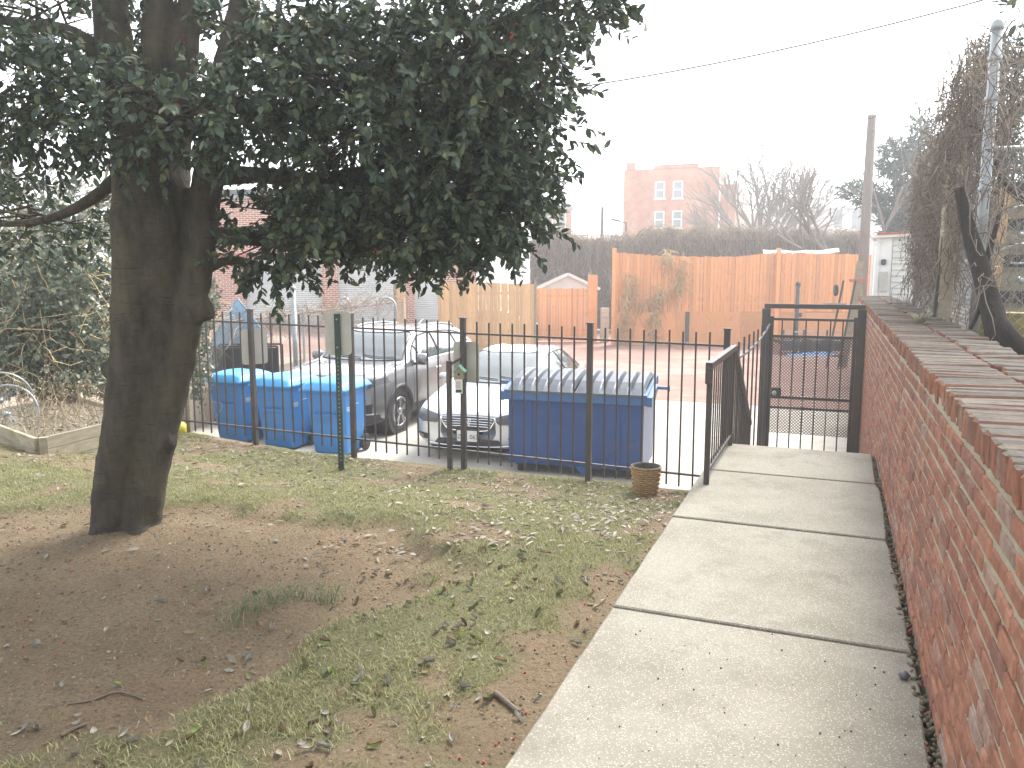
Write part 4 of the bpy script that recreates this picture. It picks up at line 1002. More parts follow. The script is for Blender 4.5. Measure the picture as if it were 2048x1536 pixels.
# ------------------------------------------------------------------ holly tree
TY = 5.4
base = at(250, 1068, TY)
tree = thing('holly_tree', 'large evergreen holly tree with a fluted trunk in the bare soil bed', 'tree', (base[0], base[1], float(lawn_z(-4.5, 4.0))))
T0 = np.array(tree.location)
def pt(px, py, dy=0.0): return at(px, py, TY + dy) - T0
def stem(mb, pts, dy=0.0, n=14):
    P = crom(np.array([(*pt(x, y, dy + (d[0] if d else 0)), r_ / 296.0) for x, y, r_, *d in pts]), 5)
    mb.tube(P[:, :3], list(P[:, 3]), n)
tk = MB()
stem(tk, [(270, 1110, 58), (268, 1060, 48), (272, 1000, 43), (282, 880, 48), (294, 760, 56), (296, 640, 62), (302, 500, 72), (302, 380, 72), (295, 270, 62), (262, 190, 42), (232, 110, 34), (220, 0, 33), (212, -160, 28), (205, -330, 18)])
stem(tk, [(205, 1110, 40), (211, 1060, 30), (221, 960, 31), (243, 840, 34), (258, 700, 36), (264, 560, 37), (264, 420, 36), (268, 330, 30)], -.15)
stem(tk, [(292, 1110, 38), (290, 1060, 30), (306, 940, 34), (316, 870, 40), (338, 780, 38), (366, 670, 33), (390, 580, 28), (406, 450, 30), (420, 330, 30), (440, 200, 28), (468, 90, 26), (484, 0, 24), (496, -160, 19), (505, -300, 12)], -.03)
stem(tk, [(300, 330, 50), (305, 200, 33), (312, 80, 28), (316, -60, 25), (322, -300, 14)], .05)
stem(tk, [(330, 380, 45), (355, 250, 30), (372, 120, 25), (380, 0, 22), (388, -180, 16), (392, -300, 10)], .10)
for x, y, r_ in ((412, 616, 26), (338, 874, 24), (236, 735, 22), (300, 690, 24), (228, 985, 20)):
    stem(tk, [(x - 24, y + 8, r_), (x, y, r_), (x + 10, y - 3, r_ * .75)], -.08)
for x0, x1, y1, dy in ((262, 150, 1100, .0), (250, 205, 1125, -.35), (280, 345, 1105, -.1), (270, 290, 1125, -.4), (240, 175, 1068, .3)):
    stem(tk, [(x0, 1035, 26), ((x0 + x1) / 2, (1035 + y1) / 2 + 8, 22, dy * .5), (x1, y1 + 14, 9, dy)], -.02)
trunk = part('trunk', tk, M['bark'], tree, smooth=True)
md = trunk.modifiers.new('remesh', 'REMESH'); md.mode = 'VOXEL'; md.voxel_size = .018; md.use_smooth_shade = True
md = trunk.modifiers.new('smooth', 'SMOOTH'); md.factor = .5; md.iterations = 3
tx = bpy.data.textures.new('bark_relief', 'CLOUDS'); tx.noise_scale = .16
md = trunk.modifiers.new('relief', 'DISPLACE'); md.texture = tx; md.strength = .035; md.mid_level = .5
LIMBS = [[(430, 350, 22), (540, 350, 14), (640, 356, 12), (760, 330, 9), (880, 270, 5)], [(420, 470, 18), (560, 480, 15), (700, 500, 12), (820, 460, 9), (960, 400, 5)], [(470, 110, 20), (600, 60, 14), (760, 60, 10), (950, 60, 6), (1120, 30, 3)],
         [(450, 200, 18), (560, 230, 13), (700, 220, 10), (860, 180, 6)], [(240, 140, 20), (150, 70, 15), (60, 50, 11), (-60, 30, 6)], [(262, 330, 16), (180, 400, 12), (90, 440, 9), (-20, 450, 5)],
         [(380, 560, 12), (460, 520, 9), (560, 540, 7), (660, 520, 4)], [(300, 250, 20), (330, 220, 12), (300, 180, 8), (200, 190, 5)]]
DYS = [-.2, .25, -.5, -.3, .1, .6, .2, -.9]
for L_, dy in zip(LIMBS, DYS):
    mb = MB(); K = len(L_)
    stem(mb, [(x, y, r_, dy * i / (K - 1)) for i, (x, y, r_) in enumerate(L_)], 0, 7); part('limb', mb, M['bark'], tree, smooth=True)
CL = [(800, 215, 5.2, 320, 215, 1.0, 720), (960, 140, 4.9, 190, 160, .8, 300), (1000, 375, 5.3, 105, 125, .6, 210), (800, 425, 5.5, 245, 85, .65, 310), (1135, 15, 4.5, 85, 55, .35, 55), (580, 130, 5.0, 160, 140, .9, 105), (575, 465, 5.6, 150, 68, .5, 135), (900, 450, 5.4, 160, 70, .5, 150),
      (330, 235, 4.75, 240, 70, .45, 110), (90, 200, 5.0, 175, 105, .7, 190), (60, 440, 6.2, 190, 75, .7, 95), (80, 40, 5.6, 190, 80, .8, 95), (420, 40, 6.0, 170, 90, .8, 75), (620, -190, 5.4, 700, 150, 1.0, 150), (200, -220, 5.4, 350, 150, 1.0, 60)]
TB, TD = [], []; bran = []
for (px, py, y, rx, ry, rd, n) in CL:
    c = at(px, py, y); sx, sz = rx * y / 1600, ry * y / 1600
    d = unit(RNG.normal(size=(n, 3))); rad = RNG.uniform(.02, 1, n) ** .40
    wob = 1 + .22 * np.sin(d[:, 0] * 7 + py) * np.cos(d[:, 2] * 6 + px)
    P = c + d * (rad * wob)[:, None] * np.array((sx, rd, sz)) * .93
    TB.append(P); TD.append(unit(d * .9 + np.array((0, 0, -.10)) + RNG.normal(size=(n, 3)) * .55))
    for k in range(0, n, 7):
        e = P[k]; m_ = (c * .45 + e * .55) + RNG.normal(size=3) * .05
        bran.append([c + RNG.normal(size=3) * .06, m_, e])
TB, TD = np.concatenate(TB), np.concatenate(TD)
# the hanging sprig under the crown
sprig = np.array([(at(545 + 2 * k, 500 + 26 * k, 5.3)) for k in range(3)]); TB = np.vstack([TB, sprig]); TD = np.vstack([TD, np.tile((0.05, 0, -1.), (3, 1))])
nt_ = len(TB); tl = RNG.uniform(.15, .30, nt_)
twig = np.stack([TB, TB + TD * tl[:, None] * .5 + np.array((0, 0, -.012)), TB + TD * tl[:, None] + np.array((0, 0, -.03))], 1)
V1, F1 = strands(twig - T0, .004, .0018); V2, F2 = strands(np.array(bran) - T0, .011, .004, 4)
arr('twigs', *joinarr([(V1, F1), (V2, F2)]), M['bark'], tree, kind='stuff')
NL = 17
s_ = np.tile(np.linspace(.12, 1, NL), nt_); tb, td = np.repeat(TB, NL, 0), np.repeat(TD, NL, 0)
LP = tb + td * (s_ * np.repeat(tl, NL))[:, None] + np.array((0, 0, -.03)) * (s_ ** 2)[:, None]
side = unit(np.cross(td, RNG.normal(size=td.shape)))
LD = unit(td * .55 + side * RNG.uniform(.4, 1.1, (len(td), 1)) + np.array((0, 0, -.15)))
LN = unit(np.array((0, -.25, 1.)) + RNG.normal(size=LD.shape) * .55)
ll = RNG.uniform(.042, .08, len(LP))
V, F = leaves(LP - T0, LD, LN, ll, ll * RNG.uniform(.48, .62, len(LP)), .12)
arr('crown', V, F, M['holly'], tree, kind='stuff')
def spheres(P, r_, n=6, m=4):
    vs, fs = [], []
    for i in range(m + 1):
        for k in range(n): vs.append((math.sin(math.pi * i / m) * math.cos(2 * math.pi * k / n), math.sin(math.pi * i / m) * math.sin(2 * math.pi * k / n), math.cos(math.pi * i / m)))
    for i in range(m):
        for k in range(n): fs.append((i * n + k, (i + 1) * n + k, (i + 1) * n + (k + 1) % n, i * n + (k + 1) % n))
    vs, fs = np.array(vs), np.array(fs); r_ = np.broadcast_to(np.asarray(r_, float), (len(P),))
    V = (P[:, None, :] + vs[None] * r_[:, None, None]).reshape(-1, 3)
    F = (fs[None] + (np.arange(len(P)) * len(vs))[:, None, None]).reshape(-1, 4); return V, F
bi = RNG.choice(nt_, 90, replace=False)
BP = np.repeat(TB[bi] + TD[bi] * .1, 5, 0) + RNG.normal(size=(450, 3)) * .016
V, F = spheres(BP - T0, .0065); arr('berries', V, F, M['berry'], tree, smooth=True, kind='stuff')

# ------------------------------------------------------------------ a cloud of leaves for bushes and ivy
def cloud(ells, n, L, wr, up=.4):
    Ps, Ds = [], []
    tot = sum(e[3] * e[4] * e[5] for e in ells)
    for (x, y, z, rx, ry, rz) in ells:
        k = max(20, int(n * rx * ry * rz / tot)); d = unit(RNG.normal(size=(k, 3)))
        wob = 1 + .25 * np.sin(d[:, 0] * 9 + x * 5) * np.sin(d[:, 2] * 8 + z * 7)
        Ps.append(np.array((x, y, z)) + d * (RNG.uniform(.1, 1, k) ** .4 * wob)[:, None] * np.array((rx, ry, rz))); Ds.append(d)
    P, D = np.concatenate(Ps), np.concatenate(Ds)
    ld = unit(D * .6 + RNG.normal(size=D.shape) * .7); ln = unit(D * .5 + np.array((0, 0, up)) + RNG.normal(size=D.shape) * .5)
    l = L * RNG.uniform(.6, 1.3, len(P)); return leaves(P, ld, ln, l, l * wr, .1)
def E_(px, py, y, rx, ry, rd): c = at(px, py, y); return (c[0], c[1], c[2], rx * y / 1600, rd, ry * y / 1600)
def wander(p, q, n=6, j=.1):
    p, q = np.array(p, float), np.array(q, float)
    P = p + (q - p) * np.linspace(0, 1, n)[:, None]; o = np.cumsum(RNG.normal(size=(n, 3)) * j, 0) * np.sin(np.linspace(0, math.pi, n))[:, None]
    return P + o
# ivy thicket on the left, three plants with their trunks
def ivy_shrub(label, ells, n, L, stems, loc, dry=120, m='ivy'):
    t = thing('ivy_shrub', label, 'shrub', loc, group='overgrown shrubs at the left edge'); o = np.array(loc)
    V, F = cloud(ells, n, L, .75); arr('crown', V - o, F, M[m], t, kind='stuff')
    for i, s in enumerate(stems):
        mb = MB(); P = crom(np.array([(*at(x, y, d), r_) for x, y, d, r_ in s]), 4); mb.tube(P[:, :3] - o, list(P[:, 3]), 8); part('trunk', mb, M['bark2'], t, smooth=True)
    PP = []
    for k in range(dry):
        e = ells[RNG.integers(len(ells))]; c = np.array(e[:3]); r_ = np.array(e[3:])
        p = c + unit(RNG.normal(size=3)) * r_; q = p + RNG.normal(size=3) * r_ * .9 + np.array((0, 0, -.3 * r_[2])); PP.append(wander(p, q, 6, .05))
    V, F = strands(np.array(PP) - o, .006, .003); arr('dry_vines', V, F, M['straw'], t, kind='stuff')
    return t
p = W(-10.2, 9.6, -.42)
ivy_shrub('ivy covered tree stump with pale looping vines behind the planter', [E_(110, 600, 11.0, 75, 130, .5), E_(150, 690, 10.9, 70, 70, .4), E_(60, 690, 10.8, 80, 80, .5), E_(120, 760, 10.7, 100, 40, .4)], 9000, .075,
          [[(100, 800, 11.0, .16), (104, 700, 11.0, .14), (108, 580, 11.0, .12), (100, 480, 11, .09)]], tuple(p), 150)
p = W(-12.2, 10.5, -.42)
ivy_shrub('thick grey green ivy bush reaching the left edge of the picture', [E_(20, 620, 12.2, 110, 110, .6), E_(-40, 540, 12.4, 120, 90, .7), E_(30, 730, 12, 100, 60, .5)], 8000, .08,
          [[(10, 800, 12.2, .08), (20, 650, 12.2, .06), (40, 520, 12.2, .04)]], tuple(p), 140)
p = W(-9.3, 10.4, -.42)
ivy_shrub('dark green leafy shrub just left of the big trunk', [E_(200, 600, 12.0, 60, 90, .5), E_(190, 700, 11.8, 60, 70, .4), E_(390, 700, 12.6, 26, 110, .4), E_(410, 600, 13, 25, 60, .4)], 6500, .07,
          [[(205, 800, 12.0, .05), (200, 640, 12.0, .04)], [(392, 800, 12.6, .05), (396, 640, 12.6, .03)]], tuple(p), 90)
# tall bare saplings and a loose green shrub behind, upper left
def bare_tree(name, label, loc, dirs, trunk_r, depth, spread, m, seglen, group=None, lean=(0, 0, 1), trunk_h=1.5, kids=(3, 4), cat='tree'):
    t = thing(name, label, cat, loc, group=group); segs = []; thick = MB()
    rg = random.Random(int(abs(loc[0] * 97 + loc[1] * 31)))
    def grow(p, d, r_, l, k):
        pts = [np.array(p)]; dd = np.array(d, float)
        for i in range(4):
            dd = unit(dd + np.array([rg.gauss(0, .10), rg.gauss(0, .10), rg.gauss(.03, .07)])); pts.append(pts[-1] + dd * l / 4)
        rr = [r_ * (1 - .12 * i) for i in range(5)]
        if r_ > .05: thick.tube(pts, rr, 7)
        else: segs.append((np.array(pts), rr[0], rr[-1]))
        if k > 0:
            for j in range(rg.randint(*kids)):
                s = rg.uniform(.35, 1.0); i = min(int(s * 4), 3); q = pts[i] + (pts[i + 1] - pts[i]) * (s * 4 - i)
                nd = unit(dd + np.array([rg.gauss(0, spread), rg.gauss(0, spread), rg.gauss(.12, spread * .55)])); grow(q, nd, r_ * rg.uniform(.45, .68), l * rg.uniform(.6, .9), k - 1)
    top = np.array(lean, float) * trunk_h
    thick.tube([(0, 0, -.1), top * .5, top], [trunk_r * 1.15, trunk_r, trunk_r * .9], 9)
    for d in dirs: grow(top, unit(np.array(d, float)), trunk_r * .6, seglen, depth)
    part('trunk', thick, m, t, smooth=True)
    P = np.array([s[0] for s in segs]); V, F = strands(P, np.array([s[1] for s in segs]), np.array([s[2] for s in segs]) * .7); arr('crown', V, F, m, t, kind='stuff')
    return t
# ------------------------------------------------------------------ grass
n = 640000
a = RNG.uniform(-9.0, -1.0, n); b = RNG.uniform(1.0, 8.12, n)
dens = (1 - bare(a, b)) * (.35 + .65 * sstep(.3, .7, vnoise(a, b, 9, 31))) + .03
d_cam = np.hypot(a * cT + b * sT, -a * sT + b * cT)
xw, yw = a * cT + b * sT, -a * sT + b * cT
keep = (RNG.uniform(size=n) < dens) & (np.abs(xw) < .72 * yw + .6) & (yw > 2.0)
a, b = a[keep], b[keep]; n = len(a)
z = lawn_z(a, b)
P0 = np.stack([a * cT + b * sT, -a * sT + b * cT, z - .004], 1)
h = RNG.uniform(.010, .024, n) * (.7 + .7 * vnoise(a, b, 3, 33)); ang = RNG.uniform(0, 2 * math.pi, n); lean = RNG.uniform(.25, 1.6, n) * h
wd_ = RNG.uniform(.0012, .0023, n); t2 = ang + RNG.uniform(-1, 1, n) * .7 + math.pi / 2
sx = np.stack([np.cos(t2), np.sin(t2), np.zeros(n)], 1) * wd_[:, None]
tip = P0 + np.stack([np.cos(ang) * lean, np.sin(ang) * lean, h], 1)
mid = P0 + np.stack([np.cos(ang) * lean * .4, np.sin(ang) * lean * .4, h * .62], 1)
V = np.stack([P0 - sx, P0 + sx, mid + sx * .8, mid - sx * .8, tip], 1).reshape(-1, 3)
o_ = (np.arange(n) * 5)[:, None]
F = np.concatenate([o_ + np.array([[0, 1, 2]]), o_ + np.array([[0, 2, 3]]), o_ + np.array([[3, 2, 4]])], 0)
arr('grass', V, F, M['grass'], kind='stuff', label='short patchy winter grass on the lawn')
# long dark tufts in the bare bed
def tuft(label, pix, k, hgt):
    c = np.mean([gp(x, y, -.03) for x, y in pix], 0)
    o = thing('grass_tuft', label, 'grass tuft', (c[0], c[1], -.06), group='long grass tufts'); PP = []
    for x, y in pix:
        g_ = gp(x, y, -.03)
        for i in range(k):
            q = g_ + np.array((RNG.normal() * .035, RNG.normal() * .03, 0)); aa, bb = q[0] * cT - q[1] * sT, q[0] * sT + q[1] * cT; q[2] = lawn_z(aa, bb) - .01
            th = RNG.uniform(0, 6.28); L_ = hgt * RNG.uniform(.5, 1.2); dx = np.array((math.cos(th), math.sin(th), 0)) * L_ * RNG.uniform(.3, 1.0)
            PP.append([q, q + dx * .35 + np.array((0, 0, L_ * .6)), q + dx * .8 + np.array((0, 0, L_ * .75)), q + dx * 1.15 + np.array((0, 0, L_ * .5))])
    V, F = strands(np.array(PP) - np.array(o.location), .0020, .0007); arr('blades', V, F, M['tuft'], o, kind='stuff'); return o
tuft('trailing row of dark green grass tufts in the bare soil', [(450, 1240), (470, 1222), (500, 1205), (520, 1200), (545, 1190), (570, 1185), (600, 1172), (625, 1175), (650, 1180), (665, 1172)], 15, .125)
tuft('small upright grass tuft near the foot of the trunk', [(480, 1028)], 18, .11)
tuft('flat blue green grass tuft right of the trunk', [(655, 1042), (680, 1046), (700, 1052)], 16, .07)

# ------------------------------------------------------------------ fallen leaves: the largest as objects, the rest together
cand = []
while len(cand) < 2300:
    a, b = RNG.uniform(-8, -1.0), RNG.uniform(1.3, 8.05)
    x, y = a * cT + b * sT, -a * sT + b * cT
    if abs(x) > .66 * y + .1 or y < 2.2: continue
    w_ = .10 + .55 * math.exp(-((b - 7.6) / .5) ** 2) + .6 * math.exp(-((a + 2.4) / .5) ** 2 - ((b - 4.5) / .5) ** 2) + .38 * math.exp(-((a + 1.6) / .6) ** 2) + .25 * (b > 5) + .1 * (a > -3)
    if RNG.uniform() < w_: cand.append((math.hypot(x, y), x, y, a, b))
cand.sort()
lm = {}
for k in LEAFM:
    lm[k] = []
    for j in range(3):
        mb = MB(); L_ = .075; P = []
        for i, u in enumerate(np.linspace(0, 1, 7)):
            w_ = .016 * math.sin(math.pi * min(max(u, .02), .98)) ** .8
            for v_ in (-1, 0, 1): pass
            P.append([(v_ * w_, (u - .5) * L_, .020 * (j * .5 + .3) * (v_ * v_) + .011 * math.sin(u * 3.1 + j) * (j - .6)) for v_ in (-1, -.5, 0, .5, 1)])
        lm[k].append(mesh('fallen_leaf', mb.grid(P), LEAFM[k], True))
LW = dict(silver=.32, tan=.22, olive=.13, brown=.15, pale=.12, lime=.06)
LBL = dict(silver='silvery grey curled leaf lying on the lawn', tan='dry tan leaf lying on the lawn', olive='dull olive green leaf fallen on the lawn', brown='dark brown leaf lying on the lawn', pale='pale cream dry leaf lying on the lawn', lime='fresh yellow green leaf fallen on the lawn')
ks = list(LW)
for i, (d, x, y, a, b) in enumerate(cand[:300]):
    k = ks[RNG.choice(len(ks), p=np.array(list(LW.values())) / sum(LW.values()))]
    o = inst(lm[k][RNG.integers(3)], None, (x, y, float(lawn_z(a, b)) + .010), (RNG.uniform(-.2, .2), RNG.uniform(-.35, .35), RNG.uniform(0, 6.28)), 'fallen_leaf', (s := float(RNG.uniform(.35, .85)), s * float(RNG.uniform(.8, 1.15)), s))
    tag(o, LBL[k], 'leaf', k + ' fallen leaves')
cr = np.array(cand[300:]); n = len(cr)
P = np.stack([cr[:, 1], cr[:, 2], lawn_z(cr[:, 3], cr[:, 4]) + .012], 1); th = RNG.uniform(0, 6.28, n)
V, F = leaves(P, np.stack([np.cos(th), np.sin(th), RNG.uniform(-.1, .3, n)], 1), unit(np.array((0, 0, 1.)) + RNG.normal(size=(n, 3)) * .35), RNG.uniform(.04, .085, n), RNG.uniform(.016, .032, n), .15)
arr('leaf_litter', V, F, M['litter'], kind='stuff', label='small dry leaves scattered over the grass')
# crumbs, chips and fallen red berries
n = 5200; a = RNG.uniform(-7, -1.0, n); b = RNG.uniform(1.2, 5.2, n); k_ = RNG.uniform(size=n) < (.08 + .9 * dirtness(a, b)); a, b = a[k_], b[k_]; n = len(a)
P = np.stack([a * cT + b * sT, -a * sT + b * cT, lawn_z(a, b) + .001], 1); th = RNG.uniform(0, 6.28, n); l_ = RNG.uniform(.006, .028, n) ** 1.0
V, F = leaves(P, np.stack([np.cos(th), np.sin(th), RNG.uniform(-.05, .25, n)], 1), unit(np.array((0, 0, 1.)) + RNG.normal(size=(n, 3)) * .3), l_, l_ * RNG.uniform(.2, .6, n), .1)
arr('soil_debris', V, F, M['litter'], kind='stuff', label='fine chips and bits of leaf on the bare soil')
n = 9000; a = RNG.uniform(-7, -1.0, n); b = RNG.uniform(1.0, 5.4, n); k_ = RNG.uniform(size=n) < (.05 + .95 * bare(a, b)); a, b = a[k_], b[k_]; n = len(a)
V, F = spheres(np.stack([a * cT + b * sT, -a * sT + b * cT, lawn_z(a, b) - .001], 1), RNG.uniform(.003, .011, n) * RNG.uniform(.5, 1.2, n), 5, 3)
arr('soil_clods', V, F, mat('clod_soil', (.19, .145, .10), (.11, .085, .06), rough=.95, scale=30, pieces=.35), kind='stuff', label='small crumbs and clods of bare soil under the tree')
a = np.concatenate([RNG.normal(-3.6, 1.1, 110), RNG.uniform(-1.18, -1.0, 55), RNG.normal(-1.9, .5, 22), RNG.uniform(.39, .43, 60)]); b = np.concatenate([RNG.normal(2.9, .9, 110), RNG.uniform(1.8, 6.0, 55), RNG.normal(2.9, .7, 22), RNG.uniform(1.5, 7.5, 60)])
zz = np.where(a > 0, .002, lawn_z(a, b))
V, F = spheres(np.stack([a * cT + b * sT, -a * sT + b * cT, zz + .005], 1), RNG.uniform(.004, .0062, len(a)))
arr('fallen_berries', V, F, M['berry'], smooth=True, kind='stuff', label='red berries fallen on the soil and along the walkway')
n = 260; a = RNG.uniform(-.95, .40, n); b = RNG.uniform(1.5, 7.8, n); 
V, F = spheres(np.stack([a * cT + b * sT, -a * sT + b * cT, np.full(n, .003)], 1), RNG.uniform(.002, .0055, n), 5, 3)
arr('walk_crumbs', V, F, M['wood_d'], kind='stuff', label='dark crumbs and dried berries on the concrete walkway')
# soil and litter in the gap along the wall foot
n = 900; a = RNG.uniform(.385, .445, n); b = RNG.uniform(1.2, 8.1, n)
V, F = spheres(np.stack([a * cT + b * sT, -a * sT + b * cT, RNG.uniform(-.02, .006, n)], 1), RNG.uniform(.004, .016, n), 5, 3)
arr('gap_debris', V, F, M['soil2'], kind='stuff', label='dark soil and litter in the gap between walkway and wall')
q = gp(1808, 1350, .018); pb = MB().lathe([(.001, -.016), (.014, -.013), (.024, 0), (.018, .013), (.001, .018)], 14)
tag(part('pebble', pb, M['galv'], None, True), 'smooth dark grey pebble on the walkway near the brick wall', 'pebble').location = (q[0], q[1], .017)
bpy.data.objects['pebble'].data.materials[0] = mat('pebble_stone', (.10, .105, .11), rough=.5)
M['wood_s'] = mat('stick_bark', (.16, .125, .09), (.10, .08, .06), rough=.9, scale=30, bump=.5)
def stick(label, pts, r_):
    P = [gp(x, y, -.02) for x, y in pts]
    for p in P: p[2] = float(lawn_z(p[0] * cT - p[1] * sT, p[0] * sT + p[1] * cT)) + r_
    c = np.mean(P, 0); o = part('stick', MB().tube([p - c for p in crom(np.array(P), 4)], [r_ * (1.1 - .5 * i / (4 * len(P))) for i in range(4 * (len(P) - 1) + 1)], 6), M['wood_s'], None, True); o.location = c
    tag(o, label, 'stick', 'fallen sticks')
stick('thin bent dark stick lying on the bare soil left of the lawn', [(135, 1393), (185, 1380), (235, 1366), (285, 1372)], .005)
stick('straight dark stick near the lower left corner', [(120, 1448), (145, 1436), (170, 1424)], .008)
stick('short bark covered twig on the grass beside the walkway', [(990, 1392), (1015, 1408), (1038, 1424)], .012)
# ------------------------------------------------------------------ raised bed, bicycle wheels, boards, ball (left)
pc = gp(80, 942, -.26); e1 = gp(214, 912, -.30); e0 = gp(-40, 896, -.30)
pbx = thing('raised_bed', 'raised wooden planter bed filled with dead stalks', 'planter', (pc[0], pc[1], -.30))
d1 = e1 - pc; d1[2] = 0; d1 = unit(d1) * 1.5; d0 = e0 - pc; d0[2] = 0; d0 = unit(d0) * 2.2
for k in range(3):
    z = .06 + k * .125
    for d in (d1, d0, None):
        if d is None:
            part('board', MB().bar((d0[0] + .0, d0[1], z), (d0[0] + d1[0], d0[1] + d1[1], z), .04, .12), M['wood_g'], pbx); part('board', MB().bar((d1[0], d1[1], z), (d0[0] + d1[0], d0[1] + d1[1], z), .04, .12), M['wood_g'], pbx)
        else: part('board', MB().bar((d[0] * .015, d[1] * .015, z), (d[0], d[1], z), .04, .12), M['wood_g'], pbx)
part('corner_post', MB().box((.03, .05, .18), (.075, .075, .39), rz=.5), M['wood_g'], pbx)
soil_p = MB().add([(0, 0, .31), d1 + (0, 0, .33), d0 + d1 + (0, 0, .33), d0 + (0, 0, .31)], [(0, 1, 2, 3)]); part('soil', soil_p, M['soil2'], pbx)
PP = []
for k in range(120):
    u, v_ = RNG.uniform(.06, .94), RNG.uniform(.05, .9); p = d1 * u + d0 * v_; p[2] = .30; h_ = RNG.uniform(.08, .55) * (1.5 if RNG.uniform() < .15 else 1)
    PP.append(wander(p, p + np.array((RNG.normal() * .18, RNG.normal() * .18, h_)), 5, .02))
V, F = strands(np.array(PP), .005, .002); arr('dead_stalks', V, F, M['dry'], pbx, kind='stuff')
q = np.array(PP)[:, -1]; q = np.repeat(q, 7, 0) + RNG.normal(size=(len(q) * 7, 3)) * np.array((.05, .05, .07)); q = q[q[:, 2] > .28]
V, F = leaves(q, RNG.normal(size=q.shape), RNG.normal(size=q.shape), .03, .012); arr('seed_heads', V, F, M['dry'], pbx, kind='stuff')
n_ = 420; u_, v2 = RNG.uniform(.04, .96, n_), RNG.uniform(.02, .95, n_); q = d1[None] * u_[:, None] + d0[None] * v2[:, None]; q[:, 2] = .325; V, F = leaves(q, RNG.normal(size=q.shape) * np.array((1, 1, .2)), np.array((0, 0, 1.)) + RNG.normal(size=q.shape) * .4, RNG.uniform(.03, .08, n_), RNG.uniform(.015, .035, n_)); arr('dry_litter', V, F, M['litter'], pbx, kind='stuff')
def bike_wheel(label, c, r_, rz, tilt):
    t = thing('bicycle_wheel', label, 'wheel', c, rz, 'old bicycle wheels by the planter'); t.rotation_euler = (tilt, 0, rz)
    a_ = np.linspace(0, 2 * math.pi, 49)
    part('rim', MB().tube([(r_ * math.cos(t_), 0, r_ * math.sin(t_)) for t_ in a_], .012, 6, False), M['galv'], t, smooth=True)
    V, F = strands(np.array([[(.02 * math.cos(t_ + .6), (-1) ** k * .03, .02 * math.sin(t_ + .6)), (r_ * math.cos(t_), 0, r_ * math.sin(t_))] for k, t_ in enumerate(np.linspace(0, 2 * math.pi, 28, endpoint=False))]), .0022); arr('spokes', V, F, M['galv'], t, kind='stuff')
    part('hub', MB().lathe([(.012, -.05), (.03, -.04), (.018, -.03), (.018, .03), (.03, .04), (.012, .05)], 12, (0, 0, 0), 'Y'), M['galv'], t, smooth=True); return t
p = at(14, 828, 9.0); bike_wheel('spoked bicycle wheel leaning in the planter, the nearer one', p, .33, R(12), R(-10))
p = at(2, 800, 9.5); bike_wheel('spoked bicycle wheel behind the other, at the left edge', p, .34, R(25), R(8))
bo = W(-8.22, 8.25, -.44); bf = thing('board_panel', 'short weathered grey board panel where the picket fence ends', 'fence', tuple(bo), -TH)
for k, h_ in enumerate((.70, .74, .80)): part('board', MB().box((-.16 + k * .17, 0, h_ / 2 - .05), (.155, .03, h_ + .05), bev=.004), M['wood_g'], bf)
p = gp(360, 868, -.42); yb_ = thing('yellow_ball', 'yellow ball half hidden behind the tree trunk', 'ball', (p[0], p[1], -.42 + .08))
sp_ = MB(); V, F = spheres(np.zeros((1, 3)), .10, 20, 12); arr('shell', V, F, M['yellow'], yb_, smooth=True)
part('valve', MB().lathe([(.012, .095), (.01, .102)], 10), M['dark'], yb_)

# ------------------------------------------------------------------ chain link along the left side of the lot
def chainlink(root, x0, x1, z0, z1, cell, r_, m):
    PP = []; Hh = z1 - z0
    for s in (-1, 1):
        x = x0 - (Hh if s > 0 else 0)
        while x < x1 + (Hh if s < 0 else 0):
            xs, ze = x, Hh
            A, B = (x, z0), (x + s * Hh, z1)
            t0, t1 = 0, 1                      # clip to the panel
            if s > 0: t0 = max(0, (x0 - x) / Hh); t1 = min(1, (x1 - x) / Hh)
            else: t0 = max(0, (x - x1) / Hh); t1 = min(1, (x - x0) / Hh)
            if t1 - t0 > .01: PP.append([(x + s * Hh * t, s * r_ * .6, z0 + Hh * t) for t in np.linspace(t0, t1, 7)])
            x += cell
    V, F = strands(np.array(PP), r_); return arr('wire_mesh', V, F, m, root, kind='stuff')
cf0, cf1 = np.array((-5.75, 13.6)), np.array((-3.55, 26.2)); cl_len = float(np.linalg.norm(cf1 - cf0)); cl_ang = math.atan2(*(cf1 - cf0)[::-1])
cf = thing('chain_link_fence', 'old chain link fence with vines along the left side of the parking lot', 'fence', (*cf0, LOT), cl_ang)
chainlink(cf, 0, cl_len, .05, 1.88, .085, .0024, M['chain'])
part('top_rail', MB().tube([(0, 0, 1.90), (cl_len, 0, 1.92)], .022, 8), mat('rusty_rail', (.16, .10, .08), rough=.7), cf)
for k, u in enumerate((0, 2.6, 5.2, 7.8, 10.4, cl_len)): part('post', MB().tube([(u, .03, 0), (u, .03, 1.95)], .03, 8), M['galv'], cf)
PP = []
for k in range(420):
    u = RNG.uniform(3.5, cl_len) if k % 4 else RNG.uniform(0, 4); p = (u, RNG.normal() * .08, 1.95 + RNG.normal() * .10 + (.25 * RNG.uniform() if u > 8 else 0)); q = (u + RNG.normal() * .7, RNG.normal() * .12, p[2] - RNG.uniform(-.25, .7)); PP.append(wander(p, q, 6, .05))
V, F = strands(np.array(PP), .007, .004); arr('dry_vines', V, F, M['dryd'], cf, kind='stuff')
p = at(586, 575, 16.5); gpole = thing('fence_terminal_post', 'tall pale grey steel post with a ball top behind the middle cart', 'post', (p[0], p[1], LOT))
part('shaft', MB().tube([(0, 0, 0), (0, 0, p[2] - LOT - .06)], .05, 12), M['galv'], gpole, smooth=True); V, F = spheres(np.array([[0, 0, p[2] - LOT - .02]]), .062, 14, 8); arr('ball_cap', V, F, M['galv'], gpole, smooth=True)
